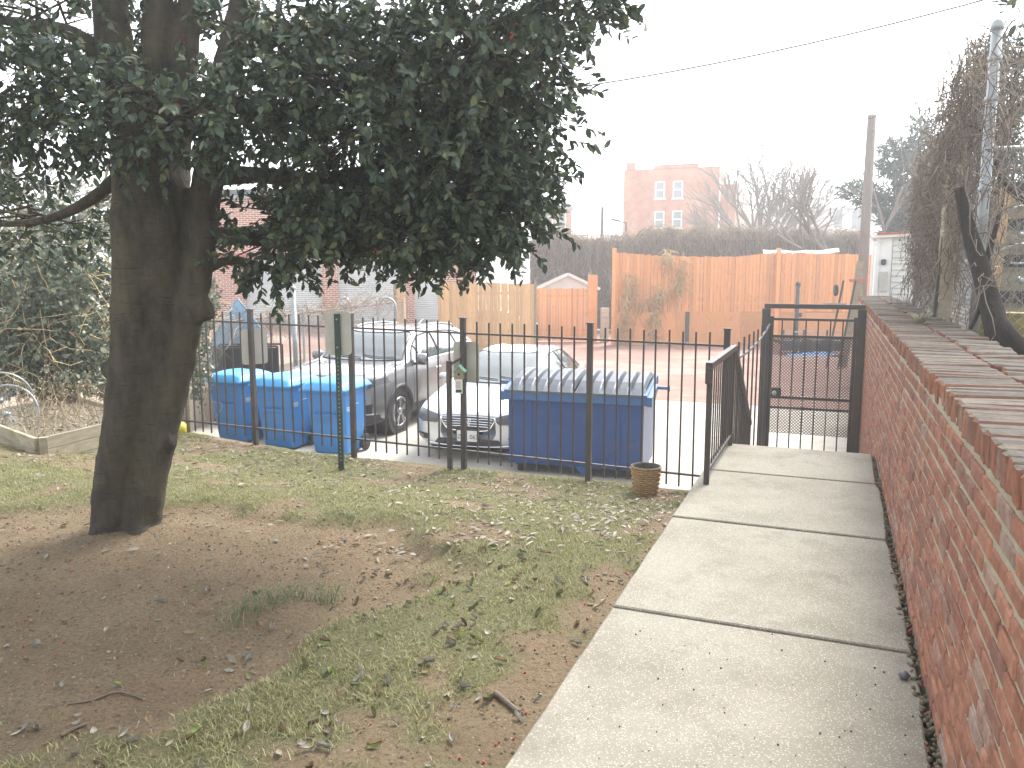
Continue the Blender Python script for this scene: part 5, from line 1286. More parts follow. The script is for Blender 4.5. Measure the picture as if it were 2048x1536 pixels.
# dark mesh sided box and the faded blue boat bow behind the carts
p = at(492, 738, 15.2); bx_ = thing('mesh_crate', 'dark mesh sided crate standing behind the left recycling cart', 'crate', (p[0], p[1], LOT), R(6))
hz_ = at(492, 693, 15.2)[2] - LOT
for x in (-.60, .60):
    for y in (0, .5): part('post', MB().box((x, y, hz_ / 2), (.04, .04, hz_)), M['steel'], bx_)
for z in (.4, hz_): part('frame_rail', MB().box((0, 0, z), (1.2, .035, .035)), M['steel'], bx_); part('frame_rail', MB().box((0, .5, z), (1.2, .035, .035)), M['steel'], bx_)
part('panel', MB().box((0, .03, .4 + (hz_ - .4) / 2), (1.16, .01, hz_ - .46)), M['dark'], bx_)
chainlink(bx_, -.58, .58, .42, hz_ - .03, .05, .0035, M['chainrust'])
p = at(480, 690, 16.0); bb = thing('boat_bow', 'faded blue pointed boat bow standing on end behind the chain link fence', 'boat', (p[0], p[1], p[2]), R(4))
PP = []
for z, w_, d_ in ((-.55, .58, .10), (0, .56, .10), (.3, .44, .10), (.55, .28, .09), (.75, .14, .07), (.88, .04, .03), (.91, .005, .005)):
    PP.append([(x * w_, -d_ * (1 - x * x) - .02, z) for x in np.linspace(-1, 1, 13)])
part('hull', MB().grid(PP), M['bluewood'], bb, smooth=True); part('back_board', MB().prism([(-.58, -.55), (.58, -.55), (.56, 0), (.28, .55), (0, .9), (-.28, .55), (-.56, 0)], .0, .03, lambda x, y, z: (x, z, y)), M['bluewood'], bb)
part('gunwale', MB().tube([(-.58, -.03, -.55), (-.56, -.03, 0), (-.44, -.03, .3), (-.28, -.03, .55), (-.14, -.03, .75), (0, -.03, .92)], .022, 6), M['bluewood'], bb); part('gunwale', MB().tube([(.58, -.03, -.55), (.56, -.03, 0), (.44, -.03, .3), (.28, -.03, .55), (.14, -.03, .75), (0, -.03, .92)], .022, 6), M['bluewood'], bb)
for k, (px_, w_) in enumerate(((690, .35), (775, .5))):
    p = at(px_, 650, 22); hp = thing('hoop', ['smaller', 'larger'][k] + ' bent metal hoop standing above the chain link fence', 'hoop', (p[0], p[1], LOT))
    part('pipe', MB().tube([(-w_ / 2, 0, 0), (-w_ / 2, 0, 1.85)] + [(-w_ / 2 * math.cos(t), 0, 1.85 + .32 * math.sin(t)) for t in np.linspace(.2, 2.9, 9)] + [(w_ / 2, 0, 1.85), (w_ / 2, 0, 0)], .03, 8), M['galv'], hp, smooth=True)
    part('crosspiece', MB().tube([(-w_ / 2, 0, 1.2), (w_ / 2, 0, 1.2)], .02, 6), M['galv'], hp)

# ------------------------------------------------------------------ garages
GZ = -.36; g0 = np.array((-12.7, 32.3, GZ)); gy = R(12)
gr_ = thing('garage_block', 'low red brick garage block with grey roll-up doors behind the tree', 'garage', tuple(g0), gy); gr_.scale = (1.12, 1.12, 1.12)
TOPW = 4.5; DT = 2.45; L_ = 10.2
segs = [(0, 1.72), (4.42, 5.02), (7.52, 7.82), (8.95, L_)]
for x0, x1 in segs: part('pier', MB().box(((x0 + x1) / 2, .15, DT / 2 - .3), (x1 - x0, .34, DT + .6)), M['gbrick'], gr_)
part('upper_wall', MB().box((L_ / 2, .17, (DT + TOPW) / 2), (L_, .34, TOPW - DT)), M['gbrick'], gr_)
part('side_wall', MB().box((L_ - .17, 3.2, TOPW / 2 - .3), (.34, 5.7, TOPW + .6)), M['gbrick'], gr_)
part('roof', MB().box((L_ / 2, 3.0, TOPW + .06), (L_ + .2, 6.4, .12)), M['shingle'], gr_)
for x in np.arange(.2, L_, .21):
    pass
part('lintel', MB().box((L_ / 2, -.012, DT + .06), (L_ - .02, .02, .10)), M['redtrim'], gr_)
for x0, x1 in ((1.72, 4.42), (5.02, 7.52), (7.82, 8.95)):
    n_ = 34; P = []
    for k in range(n_ * 4 + 1):
        z = k / (n_ * 4) * DT; ph = k % 4
        P.append([(x0, .14 + (.0, .022, .028, .02)[ph], z), (x1, .14 + (.0, .022, .028, .02)[ph], z)])
    dr = part('roll_up_door', MB().grid(np.array(P)[:, ::-1]), M['door'], gr_)
    part('bottom_bar', MB().box(((x0 + x1) / 2, .12, .05), (x1 - x0 - .02, .05, .1)), M['galv'], dr)
# row house further back, only its top shows through the leaves
p = at(540, 395, 46); rh = thing('row_house', 'orange brick row house with a green eave seen through the leaves', 'house', (p[0], p[1], -.5))
hh = p[2] + .5
part('wall', MB().box((0, 2, hh / 2), (7.5, 4, hh)), M['abrick'], rh); part('eave', MB().box((0, -.1, hh + .1), (7.9, 4.6, .22)), M['greenpost'], rh)
for x in (-2.2, 0, 2.2):
    wv = part('window', MB().box((x, -.02, hh - 1.6), (.9, .08, 1.5)), M['white'], rh); part('pane', MB().box((x, -.065, hh - 1.6), (.74, .02, 1.34)), M['wglass'], wv)
p = at(799, 640, 26.5); wp = thing('timber_post', 'thick tan timber post left of the white car', 'post', (p[0], p[1], LOT))
ht = at(799, 562, 26.5)[2] - LOT
part('post', MB().box((.06, 0, ht / 2), (.26, .16, ht), bev=.01), M['wood_t'], wp); part('batten', MB().box((-.13, .02, ht / 2), (.10, .10, ht - .1)), M['wood_g'], wp)

# ------------------------------------------------------------------ board fences across the alley
def boards(root, x0, x1, z0, topf, w_, y, m, name='board', gap=.012, skip=0):
    n_ = int(round((x1 - x0) / w_)); ww = (x1 - x0) / n_
    for k in range(n_):
        x = x0 + ww * (k + .5); zt_ = topf(x) + random.uniform(-.02, .02); g_ = gap if random.random() > .12 else gap * 2
        part(name, MB().box((x + random.uniform(-.004, .004), y + random.uniform(-.008, .008), (z0 + zt_) / 2), (ww - g_, .022, zt_ - z0), ry=random.uniform(-.004, .004)), m, root)
YT = 30.2
X = lambda px, y: (px - 1024) / 1600 * (y + .0) * 1.0
tf = thing('tan_board_fence', 'tan cedar board fence standing left of the orange gate', 'fence', (X(975, YT), YT, LOT), R(2))
hx = X(1068, YT) - X(975, YT); zt_ = at(975, 566, YT)[2] - LOT
boards(tf, -hx - .1, hx, .03, lambda x: zt_ - .01 * x, .14, 0, M['wood_t'], gap=.004)
for z in (.5, 1.3, 2.1): part('stringer', MB().box((0, .035, z), (2 * hx, .04, .09)), M['wood_t'], tf)
part('end_post', MB().box((hx + .05, .02, zt_ / 2 + .05), (.1, .1, zt_ + .1)), M['wood_g'], tf)
YG = 33.4
og = thing('orange_gate', 'low orange board gate between the tan fence and the high orange fence', 'gate', (X(1122, YG), YG, LOT), R(1))
hx = (X(1174, YG) - X(1070, YG)) / 2; zt_ = at(1122, 577, YG)[2] - LOT
boards(og, -hx, hx, .06, lambda x: zt_, .115, 0, M['wood_o'])
part('gate_post', MB().box((hx + .22, .0, (at(1185, 550, YG)[2] - LOT) / 2), (.38, .12, at(1185, 550, YG)[2] - LOT), bev=.01), M['wood_o'], og)
part('gate_post', MB().box((hx + .10, .14, (at(1185, 545, YG)[2] - LOT) / 2), (.14, .12, at(1185, 545, YG)[2] - LOT)), M['wood_g'], og)
part('rail', MB().box((0, .03, .5), (2 * hx, .04, .1)), M['wood_o'], og); part('rail', MB().box((0, .03, zt_ - .3), (2 * hx, .04, .1)), M['wood_o'], og)
p = gp(1208, 690, LOT); p[1] = 33.2; cp = thing('block_pier', 'narrow pale concrete block pier beside the orange gate', 'pier', (X(1209, 33.2), 33.2, LOT))
for k in range(7): part('block', MB().box((random.uniform(-.006, .006), 0, .1 + k * .205), (.33, .3, .198), bev=.008), M['lotc'], cp)
p = at(1136, 549, 38); sh = thing('garden_shed', 'grey gabled garden shed roof showing above the orange gate', 'shed', (p[0], p[1], LOT)); az = p[2] - LOT
gable = [(-1.3, 0), (1.3, 0), (1.3, az - .62), (0, az), (-1.3, az - .62)]
part('wall', MB().prism(gable, 0, 2.2, lambda x, y, z: (x, z, y)), M['siding'], sh)
for s in (-1, 1): part('roof', MB().bar((0, 1.1, az + .05), (s * 1.55, 1.1, az - .66), 2.5, .06, 0), M['shingle'], sh); part('fascia', MB().bar((0, -.15, az + .02), (s * 1.5, -.15, az - .68), .03, .13), M['white'], sh)
YO = 32.0; xo = X(1222, YO)
of = thing('orange_board_fence', 'high orange board fence on orange lower panels across the alley', 'fence', (xo, YO, LOT))
x1 = X(1738, YO) - xo; zl = at(1400, 624, YO)[2] - LOT
def otop(x):
    px = 1222 + x / (X(1738, YO) - xo) * 516
    return float(np.interp(px, [1222, 1300, 1370, 1460, 1548, 1560, 1650, 1738], [at(1400, q, YO)[2] - LOT for q in (504, 510, 513, 513, 505, 505, 507, 510)]))
boards(of, 0, x1, zl + .01, otop, .14, 0, M['wood_o'])
pw = x1 / 4
for k in range(4): part('lower_panel', MB().box((pw * (k + .5), -.05, zl / 2 + random.uniform(-.02, .02)), (pw - .02, .04, zl), ry=random.uniform(-.006, .006)), M['wood_o'], of)
for px_ in (1226, 1550): part('post', MB().box((X(px_, YO) - xo, -.05, (otop(.1) + .16) / 2), (.15, .13, otop(.1) + .16), bev=.01), M['wood_o'], of)
part('post', MB().box((X(1373, YO) - xo, -.10, zl / 2), (.15, .08, zl + .02)), M['wood_d'], of)
for z in (zl + .35, zl + 1.6): part('stringer', MB().box((x1 / 2, .05, z), (x1, .05, .1)), M['wood_o'], of)
dv = thing('dry_vine', 'straw coloured dead vine hanging on the left part of the orange fence', 'vine', (X(1290, YO), YO - .15, LOT)); PP = []; o_ = np.array(dv.location)
paths = [[(1245, 690), (1248, 640), (1255, 580), (1262, 545)], [(1245, 685), (1250, 630), (1252, 590)], [(1292, 692), (1305, 650), (1312, 612), (1308, 585)], [(1306, 690), (1314, 640), (1322, 590)], [(1258, 560), (1268, 590), (1290, 612)], [(1300, 600), (1316, 590), (1330, 578), (1352, 570), (1368, 556)], [(1368, 515), (1364, 545), (1360, 570)], [(1330, 512), (1340, 516)]]
for path in paths:
    P = crom(np.array([at(x, y, YO - .2) for x, y in path]), 6)
    for k in range(62):
        i = RNG.integers(len(P)); p = P[i] + RNG.normal(size=3) * np.array((.10, .07, .16)); q = p + np.array((RNG.normal() * .18, RNG.normal() * .06, -abs(RNG.normal()) * .5)); PP.append(wander(p, q, 5, .05))
V, F = strands(np.array(PP) - o_, .017, .010); arr('strands', V, F, M['straw'], dv, kind='stuff')
for j, path in enumerate(([(1400, 620), (1412, 632), (1428, 650)], [(1478, 665), (1490, 640), (1525, 628)], [(1496, 600), (1520, 605), (1500, 612), (1510, 622)])):
    pass
PP = [crom(np.array([at(x, y, YO - .2) for x, y in path]), 3)[:7] for path in ([(1400, 620), (1412, 632), (1428, 650)], [(1484, 660), (1495, 638), (1530, 630)], [(1496, 590), (1520, 605), (1512, 618)], [(1378, 655), (1390, 600), (1402, 520)])]
tw = thing('dead_creeper', 'few pale bare creeper twigs on the middle of the orange fence', 'vine', (X(1440, YO), YO - .2, LOT))
V, F = strands(np.array(PP) - np.array(tw.location), .014, .007); arr('stems', V, F, M['straw'], tw, kind='stuff')
ta = thing('white_tarp', 'white sheet showing over the top of the orange fence', 'tarp', (X(1598, 33), 33.0, at(1598, 510, 33)[2])); P = []
for v_ in np.linspace(0, 1, 5): P.append([(u * 1.55, .5 * v_, .02 + (.18 if v_ > .4 else .0) * (1 - .2 * v_) + .10 * u * u * (1 if u > 0 else .5) + .02 * math.sin(u * 9)) for u in np.linspace(-1, 1, 15)])
part('sheet', MB().grid(P), M['tarp'], ta, smooth=True)
part('support', MB().box((0, .3, -.9), (.1, .1, 1.9)), M['wood_g'], ta)

# ------------------------------------------------------------------ vine hedge behind the fences
YH = 40.0; hx0, hx1 = X(1060, YH), X(1722, YH); HT = at(1400, 468, YH)[2] - LOT
hd = thing('vine_hedge', 'long wall of tangled brown dead vines behind the orange fence', 'hedge', (hx0, YH, LOT))
Lh = hx1 - hx0
P = [[(u, .35 + .25 * vnoise(u * 1.3, z, 1.1, 41), z + .15 * vnoise(u, 0, .9, 42)) for u in np.linspace(0, Lh, 60)] for z in np.linspace(0, HT - .35, 14)]
P.append([(u, 1.2, HT - .35) for u in np.linspace(0, Lh, 60)])
part('core', MB().grid(np.array(P)[:, ::-1]), mat('vine_core', (.15, .12, .09), (.09, .072, .055), rough=.95, scale=5), hd, smooth=True)
n_ = 5200; u = RNG.uniform(0, Lh, n_); top = HT + .5 * (vnoise(u, 0, .6, 43) - .5) + .3 * (vnoise(u, 0, 2.3, 44) - .5) + RNG.normal(size=n_) * .15
z0 = np.where(RNG.uniform(size=n_) < .55, top, RNG.uniform(.6, HT, n_)); ln = RNG.uniform(.3, 1.5, n_); y0 = RNG.uniform(-.1, .9, n_) * (z0 > HT - .5) + RNG.uniform(-.05, .25, n_) * (z0 <= HT - .5)
t_ = np.linspace(0, 1, 5)[None, :]
dx = (RNG.normal(size=n_) * .45)[:, None]; PPx = u[:, None] + dx * t_ + RNG.normal(size=(n_, 5)) * .04
PPz = z0[:, None] + .16 * np.sin(t_ * 2.2) * RNG.uniform(0, 1.2, n_)[:, None] - ln[:, None] * t_ ** 1.6; PPy = y0[:, None] - (.25 * np.sin(t_ * 2.5)) * RNG.uniform(.2, 1, n_)[:, None] + .0
V, F = strands(np.stack([PPx, PPy, np.maximum(PPz, .05)], -1), .011, .006); arr('strands', V, F, M['dryd'], hd, kind='stuff')
sel = RNG.choice(n_, 1500, replace=False); sel = sel[z0[sel] > HT - .7]
V, F = strands(np.stack([PPx[sel] + .1, PPy[sel] - .08, PPz[sel] + .06], -1), .014, .007); arr('pale_strands', V, F, M['dry'], hd, kind='stuff')

# ------------------------------------------------------------------ buildings far behind
YA = 72.0
ab_ = thing('apartment_block', 'two storey red brick apartment block with white windows on the skyline', 'building', (X(1242, YA), YA, LOT), R(-19))
zw = lambda py: at(1330, py, YA)[2] - LOT
wA = (X(1426, YA) - X(1242, YA)) * .985; hA = zw(342)
part('front_wall', MB().box((wA / 2, 4, hA / 2), (wA, 8, hA)), M['abrick'], ab_)
part('parapet', MB().box((wA * .55, .25, hA + .16), (wA * .46, .5, .32)), M['abrick'], ab_); part('coping', MB().box((wA / 2, .25, hA + .03), (wA + .12, .56, .07)), M['redtrim'], ab_); part('coping', MB().box((wA * .55, .25, hA + .35), (wA * .47, .56, .07)), M['redtrim'], ab_)
part('chimney', MB().box((.55, .5, hA + .35), (.75, .7, .75)), M['abrick'], ab_)
def window(root, x, z, w_, h_, y=-.02, ang=None):
    fr = part('window', MB().box((x, y, z), (w_, .10, h_)), M['white'], root)
    for s in (1, -1): part('pane', MB().box((x, y - .055, z + s * h_ * .235), (w_ - .22, .02, h_ * .43 - .06)), M['wglass'], fr)
    part('sill', MB().box((x, y - .06, z - h_ / 2 - .05), (w_ + .2, .2, .1)), M['white'], fr)
for px_ in (1313, 1347):
    for pyt, pyb in ((366, 400), (424, 458)): window(ab_, X(px_, YA) - X(1242, YA), (zw(pyt) + zw(pyb)) / 2, .86, zw(pyt) - zw(pyb))
part('downpipe', MB().tube([(wA + .08, -.06, 0), (wA + .08, -.06, hA - .9)], .06, 6), M['white'], ab_)
wing = MB().box((wA + .0, 14, (hA - 1.2) / 2), (2.6, 24, hA - 1.2)); sw = part('side_wing', wing, M['abrick'], ab_)
part('wing_cornice', MB().box((wA + .1, 14, hA - 1.1), (2.9, 24.2, .3)), M['white'], sw)
for k in range(5):
    for pyt, pyb in ((372, 404), (430, 460)):
        y_ = 6.0 + k * 3.6; part('window', MB().box((wA + 1.32, y_, (zw(pyt) + zw(pyb)) / 2), (.1, 1.1, zw(pyt) - zw(pyb))), M['white'], sw); part('pane', MB().box((wA + 1.375, y_, (zw(pyt) + zw(pyb)) / 2), (.03, .8, zw(pyt) - zw(pyb) - .3)), M['wglass'], sw)
for y_ in (3.2, 12, 21): part('downpipe', MB().tube([(wA + 1.38, y_, 0), (wA + 1.38, y_, hA - 1.2)], .07, 6), M['white'], sw)
def block(name, label, px0, px1, pyt, y, m, wins, cornice=None, cat='building', depth=9):
    o = thing(name, label, cat, (X((px0 + px1) / 2, y), y, LOT)); w_ = X(px1, y) - X(px0, y); h_ = at(1024, pyt, y)[2] - LOT
    part('wall', MB().box((0, depth / 2, h_ / 2), (w_, depth, h_)), m, o)
    if cornice: part('cornice', MB().box((0, depth / 2, h_ + .12), (w_ + .4, depth + .4, .3)), cornice, o)
    for px_, py_, a_, b_ in wins:
        fr = part('window', MB().box((X(px_, y) - o.location.x, -.02, at(1024, py_, y)[2] - LOT), (a_, .1, b_)), M['white'], o); part('pane', MB().box((X(px_, y) - o.location.x, -.075, at(1024, py_, y)[2] - LOT), (a_ - .25, .03, b_ - .25)), M['wglass'], fr)
    return o
block('row_house', 'small red brick house at the right edge of the holly crown', 1080, 1141, 418, 80, M['abrick'], [(1120, 440, 1.0, 1.6), (1095, 440, 1.0, 1.6)], M['shingle'], 'house')
block('low_building', 'pale low building with a long flat roof behind the bare tree', 1530, 1645, 424, 88, M['pale'], [(1560, 440, 1.1, 1.2), (1585, 440, 1.1, 1.2), (1610, 440, 1.1, 1.2)], M['pale'])
block('rear_house', 'pale house with a dark dormer window above the low building', 1545, 1632, 400, 96, M['pale'], [(1562, 414, .9, 1.0), (1588, 414, 1.1, 1.3)], M['shingle'], 'house')
block('white_house', 'white house with small windows left of the utility pole', 1650, 1760, 420, 84, M['white'], [(1664, 438, 1.1, 2.0), (1696, 440, .8, 2.0), (1707, 440, .8, 2.0), (1750, 440, .8, 1.4)], M['shingle'], 'house')
# ------------------------------------------------------------------ poles, lamp, wires
def pole(name, label, px, pyt, y, r_, m, cat='pole', top=None):
    p = at(px, pyt, y); o = thing(name, label, cat, (p[0], p[1], LOT)); h_ = p[2] - LOT
    part('shaft', MB().tube([(-.0, 0, 0), (.0, 0, h_ * .5), (0, 0, h_)], [r_ * 1.12, r_, r_ * .85], 12), m, o, smooth=True); return o, h_
up_, h_ = pole('utility_pole', 'wooden utility pole rising beside the white sided shed', 1744, 230, 27.0, .16, M['pole'])
part('bolt', MB().lathe([(.03, -.3), (.03, .3)], 8, (0, 0, h_ - .5), 'Y'), M['galv'], up_)
lp_, h_ = pole('light_pole', 'thin tall pale pole left of the brick apartment block', 1177, 350, 60, .06, M['galv']); part('cap', MB().lathe([(.08, h_), (.02, h_ + .1)], 10), M['galv'], lp_)
pole('broken_pole', 'short dark wooden pole stub left of the apartment block', 1205, 414, 52, .11, M['wood_d'])
p = at(1252, 446, 50); sl = thing('street_lamp', 'dark street lamp arm in front of the left edge of the apartment block', 'street lamp', (p[0], p[1], LOT)); h_ = p[2] - LOT
part('shaft', MB().tube([(0, 0, 0), (0, 0, h_ + .05)], .05, 8), M['steel'], sl); part('arm', MB().tube([(0, 0, h_), (-.35, 0, h_ + .1)], .035, 8), M['steel'], sl); part('lamp_head', MB().box((-.62, 0, h_ + .17), (.6, .2, .12), ry=R(12), bev=.04), M['steel'], sl)
def wire(label, p, q, sag, r_=.012):
    P = np.array([np.array(p) * (1 - t) + np.array(q) * t - np.array((0, 0, sag * 4 * t * (1 - t))) for t in np.linspace(0, 1, 13)]); c = P[0].copy()
    tag(part('overhead_wire', MB().tube(P - c, r_, 5), M['steel']), label, 'wire', 'overhead wires').location = c
wire('topmost overhead wire running from the crown to the upper right', at(1000, 195, 26), at(2150, -52, 22), .35, .026)
wire('faint overhead wire beside the right tip of the crown', at(1000, 142, 30), at(1700, -20, 30), .3, .014)
wire('overhead wire passing just under the top of the utility pole', at(1400, 308, 40), at(1990, 152, 20), .35, .017)
wire('level overhead wire crossing the utility pole lower down', at(1440, 262, 46), at(1960, 292, 30), .15, .017)
wire('sagging service wire running behind the bare tree', at(1380, 285, 50), at(1745, 320, 27), -.4, .014)

# ------------------------------------------------------------------ trees behind
p = at(1522, 560, 52); bare_tree('bare_tree', 'bare winter tree with fanning branches beside the apartment block', (p[0], p[1], LOT), [(-.8, 0, 1), (-.45, .2, 1.1), (-.2, -.2, 1.2), (.05, .1, 1.2), (.35, 0, 1.1), (.75, .1, .9), (1.1, 0, .7), (-.9, -.2, .45), (.6, -.3, 1.0)], .24, 3, .40, M['bark2'], 3.3, trunk_h=3.9, kids=(4, 5))
p = at(1695, 545, 38); bare_tree('leaning_tree', 'bare leaning tree trunk arching left over the vine hedge', (p[0], p[1], LOT), [(-.62, 0, .8), (-.8, .1, .35), (-.35, .2, .75)], .17, 3, .5, M['bark2'], 2.9, trunk_h=3.4, lean=(-.22, 0, 1), kids=(2, 4))
p = at(1762, 560, 33); bare_tree('bare_tree', 'slim bare tree with forked branches right of the utility pole', (p[0], p[1], LOT), [(.2, 0, 1), (-.3, 0, .9), (.5, .2, .8)], .10, 3, .45, M['bark2'], 2.0, trunk_h=4.5, kids=(2, 3))
def conifer(label, ells, n_, L, loc, stems, nm='evergreen_tree'):
    t = thing(nm, label, 'tree', loc); o = np.array(loc); V, F = cloud(ells, n_, L, .22); arr('crown', V - o, F, M['conifer'], t, kind='stuff')
    mb = MB()
    for s in stems: P = crom(np.array([(*at(x, y, d), r_) for x, y, d, r_ in s]), 4); mb.tube(P[:, :3] - o, list(P[:, 3]), 8)
    part('trunk', mb, M['bark2'], t, smooth=True); return t
p = at(1795, 600, 36); conifer('feathery blue green evergreen between the utility pole and the vines', [E_(1800, 420, 36, 40, 45, 1.2), E_(1785, 320, 36, 26, 40, .9), E_(1815, 350, 36, 24, 60, .8), E_(1722, 385, 36, 42, 22, .8), E_(1745, 405, 36, 24, 20, .7), E_(1810, 460, 36, 40, 28, 1.0), E_(1840, 300, 35, 22, 70, .9)], 6500, .34, (p[0], p[1], LOT), [[(1800, 620, 36, .16), (1795, 450, 36, .12), (1788, 330, 36, .06)], [(1795, 470, 36, .07), (1760, 420, 36, .05), (1715, 380, 36, .03)]])
p = at(2010, 500, 15); conifer('tall evergreen at the right edge behind the grey steel pole', [E_(2005, 190, 15, 42, 110, .6), E_(1995, 300, 15, 40, 60, .5), E_(2040, 380, 15, 50, 70, .5), E_(1985, 120, 15, 25, 50, .4)], 5200, .16, (p[0], p[1], .98), [[(2015, 640, 15, .09), (2008, 400, 15, .07), (2004, 150, 15, .03)]])
p = at(80, 640, 24); bare_tree('bare_tree', 'pale bare tree behind the ivy at the far left', (p[0], p[1], -.4), [(-.4, 0, 1), (.3, .1, 1), (.7, 0, .7), (-.8, 0, .6)], .16, 3, .45, M['bark2'], 2.4, trunk_h=2.6, kids=(3, 4))
p = at(150, 560, 17); ivy_shrub('loose sunlit green shrub showing under the left side of the crown', [E_(150, 440, 17, 110, 70, .8), E_(60, 480, 17, 100, 60, .8), E_(200, 510, 16.5, 60, 50, .6)], 4200, .09, [[(150, 640, 17, .07), (150, 520, 17, .05), (160, 430, 17, .03)]], (p[0], p[1], -.42), 110)
# ------------------------------------------------------------------ behind the brick wall, right
TZ = .98
rf_ = thing('vine_fence', 'tall chain link fence smothered in brown vines behind the brick wall', 'fence', tuple(W(1.15, 0, TZ)), -TH + R(90))
# local x runs along the walkway direction
hF = 2.42
chainlink(rf_, 7.85, 14.0, .05, hF, .075, .0026, M['chain'])
for b in (10.4, 13.6): part('post', MB().tube([(b, 0, 0), (b, 0, hF + .05)], .038, 10), M['galv'], rf_, smooth=True)
part('top_rail', MB().tube([(7.9, 0, hF), (13.9, 0, hF)], .02, 8), M['galv'], rf_)
PP = []
for k in range(3000):
    b = RNG.uniform(8.3, 13.7) if RNG.uniform() < .93 else RNG.uniform(7.0, 8.3); hi = hF + .55 * math.exp(-((b - 9.3) / 1.3) ** 2)
    z = RNG.uniform(.1, 1) ** .6 * hi; p = (b, RNG.normal() * .10, z)
    q = (b + RNG.normal() * .30, RNG.normal() * .14, max(.05, z - RNG.uniform(-.15, .75))); PP.append(wander(p, q, 6, .035))
V, F = strands(np.array(PP), .0055, .003); arr('vines', V, F, M['dryv'], rf_, kind='stuff')
PP = []
for k in range(60):
    b = RNG.uniform(8.6, 12.5); p = (b, RNG.normal() * .1, hF + RNG.uniform(0, .4)); q = (b + RNG.normal() * .4, RNG.normal() * .25, hF + RNG.uniform(.4, 1.2)); PP.append(wander(p, q, 6, .06))
V, F = strands(np.array(PP), .006, .002); arr('twigs', V, F, M['dryv'], rf_, kind='stuff')
sel = RNG.uniform(size=(700, 3)); P = np.stack([8.4 + sel[:, 0] * 5.2, RNG.normal(size=700) * .12, .2 + sel[:, 1] * 2.5], 1)
V, F = leaves(P, RNG.normal(size=P.shape), RNG.normal(size=P.shape), .06, .035); arr('dry_leaves', V, F, M['litter'], rf_, kind='stuff')
rp = thing('wire_fence', 'chain link panel running right from the grey steel pole', 'fence', tuple(W(1.13, 7.85, TZ)), -TH)
chainlink(rp, .03, 3.2, .02, 1.74, .085, .0026, M['chain'])
part('top_rail', MB().tube([(0, 0, 1.75), (3.2, 0, 1.75)], .02, 8), M['galv'], rp); part('post', MB().tube([(3.2, 0, 0), (3.2, 0, 1.8)], .03, 8), M['galv'], rp)
bp = W(1.13, 7.85, TZ); sp_ = thing('steel_pole', 'thick grey steel fence pole with collars rising behind the brick wall', 'pole', tuple(bp)); hp = at(1968, 40, float(bp[1]))[2] - TZ
part('shaft', MB().tube([(0, 0, 0), (0, 0, hp - .05)], .043, 16), M['galv'], sp_, smooth=True)
part('cap', MB().lathe([(.047, hp - .08), (.049, hp - .03), (.03, hp), (.006, hp + .02)], 16), M['galv'], sp_, smooth=True)
for z in (hp - .30, hp - .62, hp - 1.35, hp - 1.95): part('collar', MB().lathe([(.044, z - .022), (.053, z - .018), (.053, z + .018), (.044, z + .022)], 16), M['galv'], sp_, smooth=True)
wp_ = W(1.05, 9.3, TZ); o = thing('wooden_post', 'mossy square wooden post just left of the grey steel pole', 'post', tuple(wp_), -TH + .2); hw = at(1902, 408, float(wp_[1]))[2] - TZ
part('post', MB().box((0, 0, hw / 2), (.13, .12, hw), bev=.01), M['wood_g'], o); part('bracket', MB().box((-.08, -.02, .55), (.03, .04, 1.1), ry=.05), M['wood_d'], o)
def trunkline(name, label, pts, m, cat):
    P = np.array([(*at(x, y, d), r_) for x, y, d, r_ in pts]); o = thing(name, label, cat, tuple(P[0, :3])); Q = crom(P, 6)
    part('trunk', MB().tube(Q[:, :3] - P[0, :3], list(Q[:, 3]), 10), m, o, smooth=True); return o
dt = trunkline('dark_trunk', 'dark leaning dead trunk crossing in front of the yellow barrel', [(2030, 800, 6.3, .11), (2005, 700, 6.3, .10), (1968, 560, 6.5, .075), (1935, 450, 6.6, .055), (1918, 375, 6.6, .035)], M['barkd'], 'tree')
o_ = np.array(dt.location)
for pts in ([(1985, 620, 6.4, .05), (2030, 680, 6.2, .06), (2090, 740, 6.1, .07)], [(1960, 560, 6.5, .03), (1985, 480, 6.6, .022), (1998, 430, 6.6, .015)], [(1965, 600, 6.5, .02), (1945, 650, 6.5, .015), (1915, 690, 6.4, .01)]):
    Q = crom(np.array([(*at(x, y, d), r_) for x, y, d, r_ in pts]), 5); part('limb', MB().tube(Q[:, :3] - o_, list(Q[:, 3]), 8), M['barkd'], dt, smooth=True)
bt_ = trunkline('bare_branch', 'crooked bare branch against the sky at the right edge', [(2075, 420, 7.4, .03), (2010, 370, 7.4, .026), (1985, 300, 7.4, .02), (2010, 240, 7.4, .017), (2060, 190, 7.4, .013)], M['barkd'], 'branch')
for pts in ([(1985, 300, 7.4, .016), (1960, 262, 7.4, .011), (1935, 250, 7.4, .007)], [(2015, 235, 7.4, .013), (2030, 150, 7.4, .009), (2045, 90, 7.4, .006)], [(2010, 370, 7.4, .018), (2000, 430, 7.4, .012)]):
    Q = crom(np.array([(*at(x, y, d), r_) for x, y, d, r_ in pts]), 5); part('limb', MB().tube(Q[:, :3] - np.array(bt_.location), list(Q[:, 3]), 6), M['barkd'], bt_, smooth=True)
k = 34; P = np.stack([at(2040 + RNG.normal() * 22, (30, 100, 170, 10)[i % 4] + RNG.normal() * 22, 7.2) for i in range(k)]); V, F = leaves(P, RNG.normal(size=P.shape), RNG.normal(size=P.shape) + np.array((0, 0, .5)), .13, .06)
arr('leaves', V - np.array(bt_.location), F, M['holly'], bt_, kind='stuff')
p = W(1.52, 8.55, TZ); br_ = thing('barrel', 'ochre yellow plastic barrel behind the brick wall at the right edge', 'barrel', (p[0], p[1], TZ - .02))
